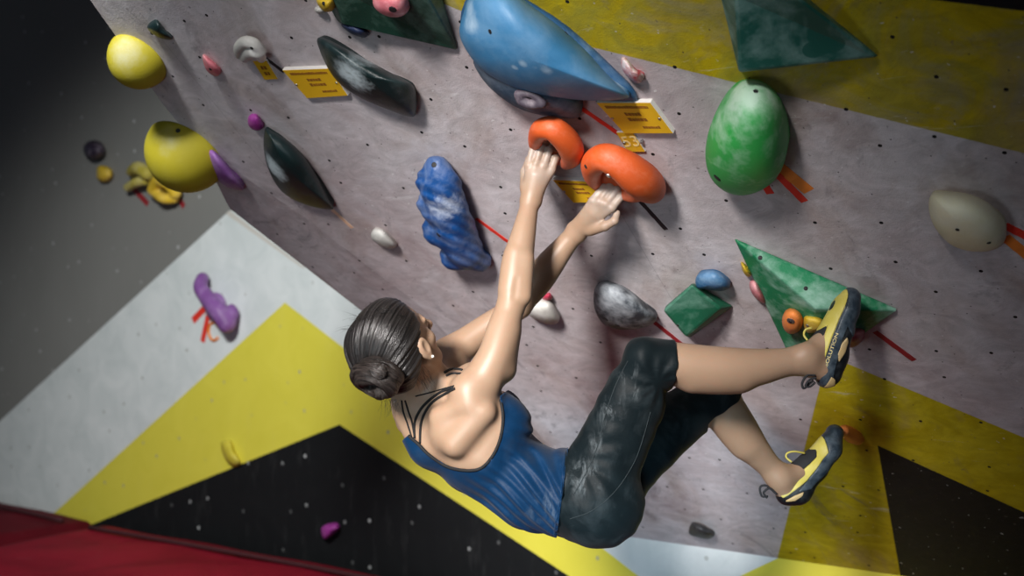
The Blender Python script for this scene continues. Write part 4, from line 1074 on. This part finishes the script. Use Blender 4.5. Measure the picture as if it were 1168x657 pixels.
# ---- hair
M_hair = None
def hair_material(key):
    """fine strands combed round the object's own z axis (towards the knot)"""
    m, nt, b = new_mat(key); co = objco(nt)
    sp = N(nt, 'ShaderNodeSeparateXYZ'); L(nt, co, sp.inputs[0])
    az = mth(nt, 'ARCTAN2', sp.outputs[1], sp.outputs[0])
    rad = N(nt, 'ShaderNodeVectorMath', operation='LENGTH'); L(nt, co, rad.inputs[0])
    cx = N(nt, 'ShaderNodeCombineXYZ'); L(nt, mth(nt, 'MULTIPLY', mth(nt, 'COSINE', az), 26), cx.inputs[0]); L(nt, mth(nt, 'MULTIPLY', mth(nt, 'SINE', az), 26), cx.inputs[1]); L(nt, mth(nt, 'MULTIPLY', rad.outputs['Value'], 9), cx.inputs[2])
    n1 = noise(nt, cx.outputs[0], 1.0, 5, .65, .3)
    c = mixc(nt, ramp(nt, n1, [(.38, 0), (.66, 1)]), (.0022, .002, .002), (.030, .026, .025))
    L(nt, c, b.inputs['Base Color']); b.inputs['Roughness'].default_value = .28
    b.inputs['Specular IOR Level'].default_value = .38
    bump(nt, b, n1, .7, .004); return m
M_hair = hair_material('dark_brown_hair')
hlo = HC-np.array([.19, .20, .19]); hhi = HC+np.array([.15, .16, .17])
HF = Field(hlo, hhi, .0022)
HF.ell(H(0, -.008, .012), (.090, .104, .112), HA, .02)
HF.ell(H(-.030, -.045, .0), (.082, .082, .098), HA, .03)
HF.ell(H(.020, -.055, -.045), (.062, .055, .060), HA, .03)
X, Y, Z = HF.grid()
rr = (X-HC[0])*hr[0]+(Y-HC[1])*hr[1]+(Z-HC[2])*hr[2]
ff = (X-HC[0])*hf[0]+(Y-HC[1])*hf[1]+(Z-HC[2])*hf[2]
cc = (X-HC[0])*hc[0]+(Y-HC[1])*hc[1]+(Z-HC[2])*hc[2]
cut = ff-(.016+.62*cc-.10*np.maximum(0, -cc-.03))+np.where(cc > .06, (cc-.06)*.3, 0)
HF.a = smax(HF.a, (cut*.82).astype(np.float32), .014)
HF.ell(H(.094, .022, -.026), (.030, .026, .042), HA, .006, cut=True); HF.ell(H(-.094, .022, -.026), (.030, .026, .042), HA, .006, cut=True)
knot = H(-.012, -.100, -.030)                 # where the hair is gathered
kz_ = (hf*-.95+hc*-.30); kz_ /= np.linalg.norm(kz_)
kx_ = hr-kz_*hr.dot(kz_); kx_ /= np.linalg.norm(kx_); ky_ = np.cross(kz_, kx_)
a_ = (X-knot[0])*kx_[0]+(Y-knot[1])*kx_[1]+(Z-knot[2])*kx_[2]; b_ = (X-knot[0])*ky_[0]+(Y-knot[1])*ky_[1]+(Z-knot[2])*ky_[2]
az = np.arctan2(b_, a_); rd = np.sqrt(a_*a_+b_*b_)
HF.a = (HF.a+(.0009*np.sin(az*29+3*np.sin(az*5)+rd*12)+.0006*np.sin(az*61+2.5*np.sin(az*9)+rd*20)+.0015*np.sin(az*7+2*np.sin(az*3)+rd*15))*np.clip(rd/.05, 0, 1)).astype(np.float32)
def frame(p, x, y, z):
    M = Matrix.Identity(4)
    for i in range(3): M[i][0] = x[i]; M[i][1] = y[i]; M[i][2] = z[i]; M[i][3] = p[i]
    return M
hair = field_obj('hair', HF, M_hair, parent=person, M=frame(knot, kx_, ky_, kz_))
tag(hair, 'dark brown hair combed back into a low bun')
BC = U(431, 431, 3.02)
bz = kz_; BF = Field(BC-.11, BC+.11, .0022)
rng = np.random.RandomState(3)
BF.ell(BC-bz*.012, (.070, .056, .034), (kx_, ky_, bz), .02)
path = []
for i in range(46):
    a = .8+i/45*math.pi*3.4; r = .056-.030*(i/45)
    path.append((BC+kx_*r*1.12*math.cos(a)+ky_*r*.86*math.sin(a)+bz*(.004+.022*(i/45)), .021-.003*(i/45)))
BF.chain(path, .006)
X, Y, Z = BF.grid()
a_ = (X-BC[0])*kx_[0]+(Y-BC[1])*kx_[1]+(Z-BC[2])*kx_[2]; b_ = (X-BC[0])*ky_[0]+(Y-BC[1])*ky_[1]+(Z-BC[2])*ky_[2]; c_ = (X-BC[0])*bz[0]+(Y-BC[1])*bz[1]+(Z-BC[2])*bz[2]
rd = np.sqrt(a_*a_+b_*b_); az = np.arctan2(b_, a_)
BF.a = (BF.a+.0008*np.sin(rd*420+c_*260+1.6*np.sin(az*3)+az*2)+.0005*np.sin(rd*900-c_*500+az*4)+.003*np.sin(az*2+1)*np.sin(rd*60)).astype(np.float32)
def bun_material():
    m, nt, b = new_mat('coiled_dark_hair'); co = objco(nt)
    sp = N(nt, 'ShaderNodeSeparateXYZ'); L(nt, co, sp.inputs[0])
    r2 = mth(nt, 'SQRT', mth(nt, 'ADD', mth(nt, 'MULTIPLY', sp.outputs[0], sp.outputs[0]), mth(nt, 'MULTIPLY', sp.outputs[1], sp.outputs[1])))
    az = mth(nt, 'ARCTAN2', sp.outputs[1], sp.outputs[0])
    cx = N(nt, 'ShaderNodeCombineXYZ'); L(nt, mth(nt, 'ADD', mth(nt, 'MULTIPLY', r2, 420), mth(nt, 'MULTIPLY', az, 1.2)), cx.inputs[0]); L(nt, mth(nt, 'MULTIPLY', mth(nt, 'COSINE', az), 1.0), cx.inputs[1]); L(nt, mth(nt, 'MULTIPLY', sp.outputs[2], 260), cx.inputs[2])
    n1 = noise(nt, cx.outputs[0], 1.0, 4, .6, .4)
    c = mixc(nt, ramp(nt, n1, [(.38, 0), (.66, 1)]), (.003, .0024, .0022), (.044, .034, .030))
    L(nt, c, b.inputs['Base Color']); b.inputs['Roughness'].default_value = .36; b.inputs['Specular IOR Level'].default_value = .38
    bump(nt, b, n1, .9, .005); return m
bun = field_obj('hair_bun', BF, bun_material(), parent=hair, M=frame(BC, kx_, ky_, bz))
# loose strands
rnd = random.Random(11); Vs = []; Fs = []
def strand(p, d0, d1, ln, r=.00045):
    n = 9; base = len(Vs); q = np.array(p, float); d = np.array(d0, float)
    for i in range(n+1):
        w = np.cross(d, [0, 1, .3]); w /= np.linalg.norm(w)+1e-9; y = np.cross(d, w); y /= np.linalg.norm(y)+1e-9; s = r*(1-.7*i/n)
        for k in range(3):
            a = k*2.094; Vs.append(q+w*s*math.cos(a)+y*s*math.sin(a))
        d = d*(1-.16)+np.array(d1)*.16; d /= np.linalg.norm(d); q = q+d*ln/n
    for i in range(n):
        for k in range(3): Fs.append((base+i*3+k, base+i*3+(k+1) % 3, base+i*3+3+(k+1) % 3, base+i*3+3+k))
for i in range(70):
    x = rnd.uniform(400, 478); y = 352+((x-440)/44)**2*22+rnd.uniform(0, 10)
    s = HF.surf(x, y, d0=2.8)
    if s is None: continue
    out = s-HC; out /= np.linalg.norm(out)
    strand(s-out*.002, out+np.array([rnd.uniform(-1.4, .2), 0, rnd.uniform(-.3, .6)]), [rnd.uniform(-1, -.1), -.1, rnd.uniform(-.8, .2)], rnd.uniform(.015, .055))
for i in range(26):
    s = BC+kx_*rnd.uniform(-.01, .05)-ky_*.03+np.array([rnd.uniform(-.01, .01), 0, -.035])
    strand(s, [rnd.uniform(-.5, .6), -.1, -1], [rnd.uniform(-.9, .4), 0, -.8], rnd.uniform(.02, .06))
for i in range(40):
    s = H(.06+rnd.uniform(-.01, .02), -.03+rnd.uniform(-.02, .02), -.07+rnd.uniform(-.03, .02))
    strand(s, -hc+hr*rnd.uniform(0, .5), [rnd.uniform(-.2, .8), -.2, -.6], rnd.uniform(.02, .045))
Vs = np.array(Vs)
st = mesh_obj('flyaway_strands', Vs-BC, Fs, M_hair, smooth=True, matrix=Matrix.Translation(Vector(BC))); attach(st, hair); st['kind'] = 'stuff'
M_pearl = flat_mat('pearl_stud', (.8, .78, .72), .2)
es = H(.0945, .008, -.049); e_ = Field(es-.01, es+.01, .001); e_.ell(es, (.0038, .0038, .0038)); eo = field_obj('ear_stud', e_, M_pearl, parent=person, origin=es); tag(eo, 'tiny pale ear stud')

# ---- shoes
def shoe(label, prims, yel, navy, tan, blk, loops, depth, sole_dir, lettering=None, strap=None):
    P = np.concatenate([np.array([a, b]) for a, b, *_ in prims]); lo = P.min(0)-.065; hi = P.max(0)+.065
    f = Field(lo, hi, .0021)
    wv = np.array([.0, 1, .0])
    for a, b, ra, rb, sc in prims: f.cone(a, b, ra, rb, .022, wv, sc)
    X, Y, Z = f.grid(); PX = 584+FPX*X/(depth+0*Y)+0*Z; PY = 328.5-FPX*(Z-CAMZ)/(depth+0*Y)+0*X; k = depth/FPX
    def piece(name, polys, off, mat, parent, lab=None):
        g = f.clone(); d = None
        for poly in polys:
            q = poly_sdf(PX, PY, poly)*k; d = q if d is None else np.minimum(d, q)
        g.a = smax((g.a-off).astype(np.float32), d.astype(np.float32), .0025)
        o = field_obj(name, g, mat, parent=parent, origin=P.mean(0))
        if lab: tag(o, lab)
        return o, g
    root, g0 = piece('climbing_shoe', [blk[0]], .0, M_shoe_rub, person, label)
    piece('upper', yel, .0022, M_shoe_yel, root, 'pale yellow upper')
    nv, gn = piece('side_rand', navy, .0034, M_shoe_navy, root, 'navy rubber side')
    if tan: piece('heel_patch', tan, .0044, M_shoe_tan, root, 'tan rubber patches')
    piece('collar', blk[1:], .0028, M_shoe_blk, root)
    for lp in loops: tube('pull_loop', spline([U(x, y, d) for x, y, d in lp], 5), .0032, M_shoe_blk, root, sides=6)
    return root, f
near, nf = shoe('navy and yellow climbing shoe, toe pointing up', [
    (U(944, 425, 3.175), U(948, 405, 3.175), .037, .040, .95), (U(948, 405, 3.175), U(955, 378, 3.175), .040, .036, .95),
    (U(955, 378, 3.175), U(964, 352, 3.175), .033, .029, 1.2), (U(964, 352, 3.175), U(970, 339, 3.175), .029, .022, 1.35),
    (U(930, 400, 3.175), U(944, 392, 3.175), .030, .036, .9), (U(944, 392, 3.175), U(958, 358, 3.175), .030, .022, 1.1)],
    yel=[[(967, 322), (958, 330), (948, 351), (936, 367), (941, 370), (935, 386), (932, 402), (927, 428), (933, 428), (938, 404), (943, 388), (949, 373), (955, 359), (960, 347), (964, 338)], [(916, 380), (934, 364), (944, 362), (940, 372), (924, 384), (918, 390)]],
    navy=[[(967, 318), (992, 318), (990, 380), (970, 384), (962, 372), (957, 384), (950, 412), (944, 446), (932, 440), (934, 426), (939, 404), (944, 388), (950, 373), (956, 359), (961, 347), (964, 338)]],
    tan=[[(962, 384), (964, 390), (960, 401), (952, 412), (950, 403), (955, 391)], [(944, 428), (949, 432), (951, 440), (942, 443), (938, 441)]],
    blk=[[(924, 380), (912, 376), (938, 358), (950, 330), (966, 316), (992, 318), (985, 400), (975, 452), (940, 456), (920, 430), (927, 424), (924, 400)],
         [(922, 388), (932, 376), (941, 370), (935, 386), (932, 402), (929, 428), (925, 424), (925, 404)]],
    loops=[[(930, 428, 3.14), (921, 428, 3.14), (915, 437, 3.14), (917, 443, 3.14), (923, 438, 3.14), (928, 434, 3.14)], [(931, 431, 3.13), (924, 433, 3.13), (919, 440, 3.13), (924, 441, 3.13), (930, 436, 3.13)]],
    depth=3.175, sole_dir=None)
far, ff_ = shoe('navy and yellow climbing shoe, toe on the small foothold', [
    (U(898, 563, 3.51), U(910, 560, 3.515), .034, .036, .95), (U(910, 560, 3.515), U(930, 535, 3.53), .036, .031, .95),
    (U(930, 535, 3.53), U(946, 512, 3.55), .030, .027, 1.2), (U(946, 512, 3.55), U(952, 494, 3.57), .028, .022, 1.3),
    (U(900, 542, 3.51), U(922, 532, 3.53), .026, .030, .9), (U(922, 530, 3.53), U(942, 508, 3.55), .026, .022, 1.1)],
    yel=[[(950, 482), (941, 486), (934, 494), (932, 506), (918, 514), (931, 514), (930, 520), (914, 534), (902, 544), (886, 562), (890, 566), (918, 546), (936, 524), (944, 516), (942, 504), (940, 494), (948, 486)]],
    navy=[[(949, 478), (968, 478), (968, 500), (962, 520), (950, 532), (934, 545), (922, 556), (906, 558), (918, 546), (936, 524), (944, 515), (941, 496)]],
    tan=[[(913, 558), (903, 562), (893, 568), (893, 570), (903, 569), (911, 563)]],
    blk=[[(902, 520), (918, 508), (932, 484), (948, 474), (972, 476), (966, 520), (930, 570), (900, 590), (872, 570), (878, 556), (888, 556), (903, 545)],
         [(902, 522), (918, 514), (931, 512), (930, 520), (914, 534), (903, 545)]],
    loops=[[(884, 562, 3.49), (874, 554, 3.49), (867, 556, 3.49), (869, 566, 3.49), (876, 566, 3.49)], [(886, 564, 3.48), (878, 557, 3.48), (871, 562, 3.48), (875, 568, 3.48)]],
    depth=3.52, sole_dir=None)
# lace loops of the tongue
tube('tongue_loop', spline([U(921, 388, 3.15), U(917, 382, 3.15), U(919, 376, 3.15), U(926, 374, 3.15)], 5), .0028, M_shoe_yel, near, sides=6)
tube('tongue_loop', spline([U(903, 527, 3.5), U(897, 522, 3.5), U(898, 517, 3.5), U(906, 515, 3.5), U(918, 517, 3.51)], 5), .0028, M_shoe_yel, far, sides=6)
# lettering along the near shoe's side
def shoe_text(body, pa, pb, size, f, parent, off=.0042):
    a, b_ = np.array(pa, float), np.array(pb, float); ang = math.atan2(-(b_[1]-a[1]), b_[0]-a[0])
    t = text_obj(body, 1.0, Matrix.Identity(4), M_pale, None, 0.0)
    me = t.data; co = np.array([v.co[:] for v in me.vertices]); w = co[:, 0].max()-co[:, 0].min(); Lp = np.linalg.norm(b_-a); s = Lp/w
    out = []
    for v in co:
        x = v[0]*s; y = v[1]*size; px = (a[0]+b_[0])/2+x*math.cos(ang)-y*math.sin(ang); py = (a[1]+b_[1])/2-(x*math.sin(ang)+y*math.cos(ang))
        p = f.surf(px, py, off=off); out.append(p if p is not None else U(px, py, 3.13))
    c = np.mean(out, 0)
    for v, p in zip(me.vertices, out): v.co = Vector(p-c)
    md = t.modifiers.new('thickness', 'SOLIDIFY'); md.thickness = .0006
    t.matrix_world = Matrix.Translation(Vector(c)); attach(t, parent); return t
shoe_text('SOLUTION', (942, 418), (955, 380), 5.6, nf, near)

# ---- groups of look-alikes
GROUPS = {'tape_strip': 'tape strips stuck on the climbing walls', 'sign': 'yellow card signs on the overhang', 'dome_hold': 'yellow dome holds on the left edge',
          'crash_mat': 'crimson crash mats on the floor', 'triangle_volume': 'triangular plywood volumes', 'sloper': 'slopers on the overhang', 'crimp': 'small crimps', 'jib': 'tiny jibs'}
for o in bpy.data.objects:
    k = o.name.split('.')[0]
    if o.parent is None and o.get('category') and k in GROUPS and not o.get('group'): o['group'] = GROUPS[k]
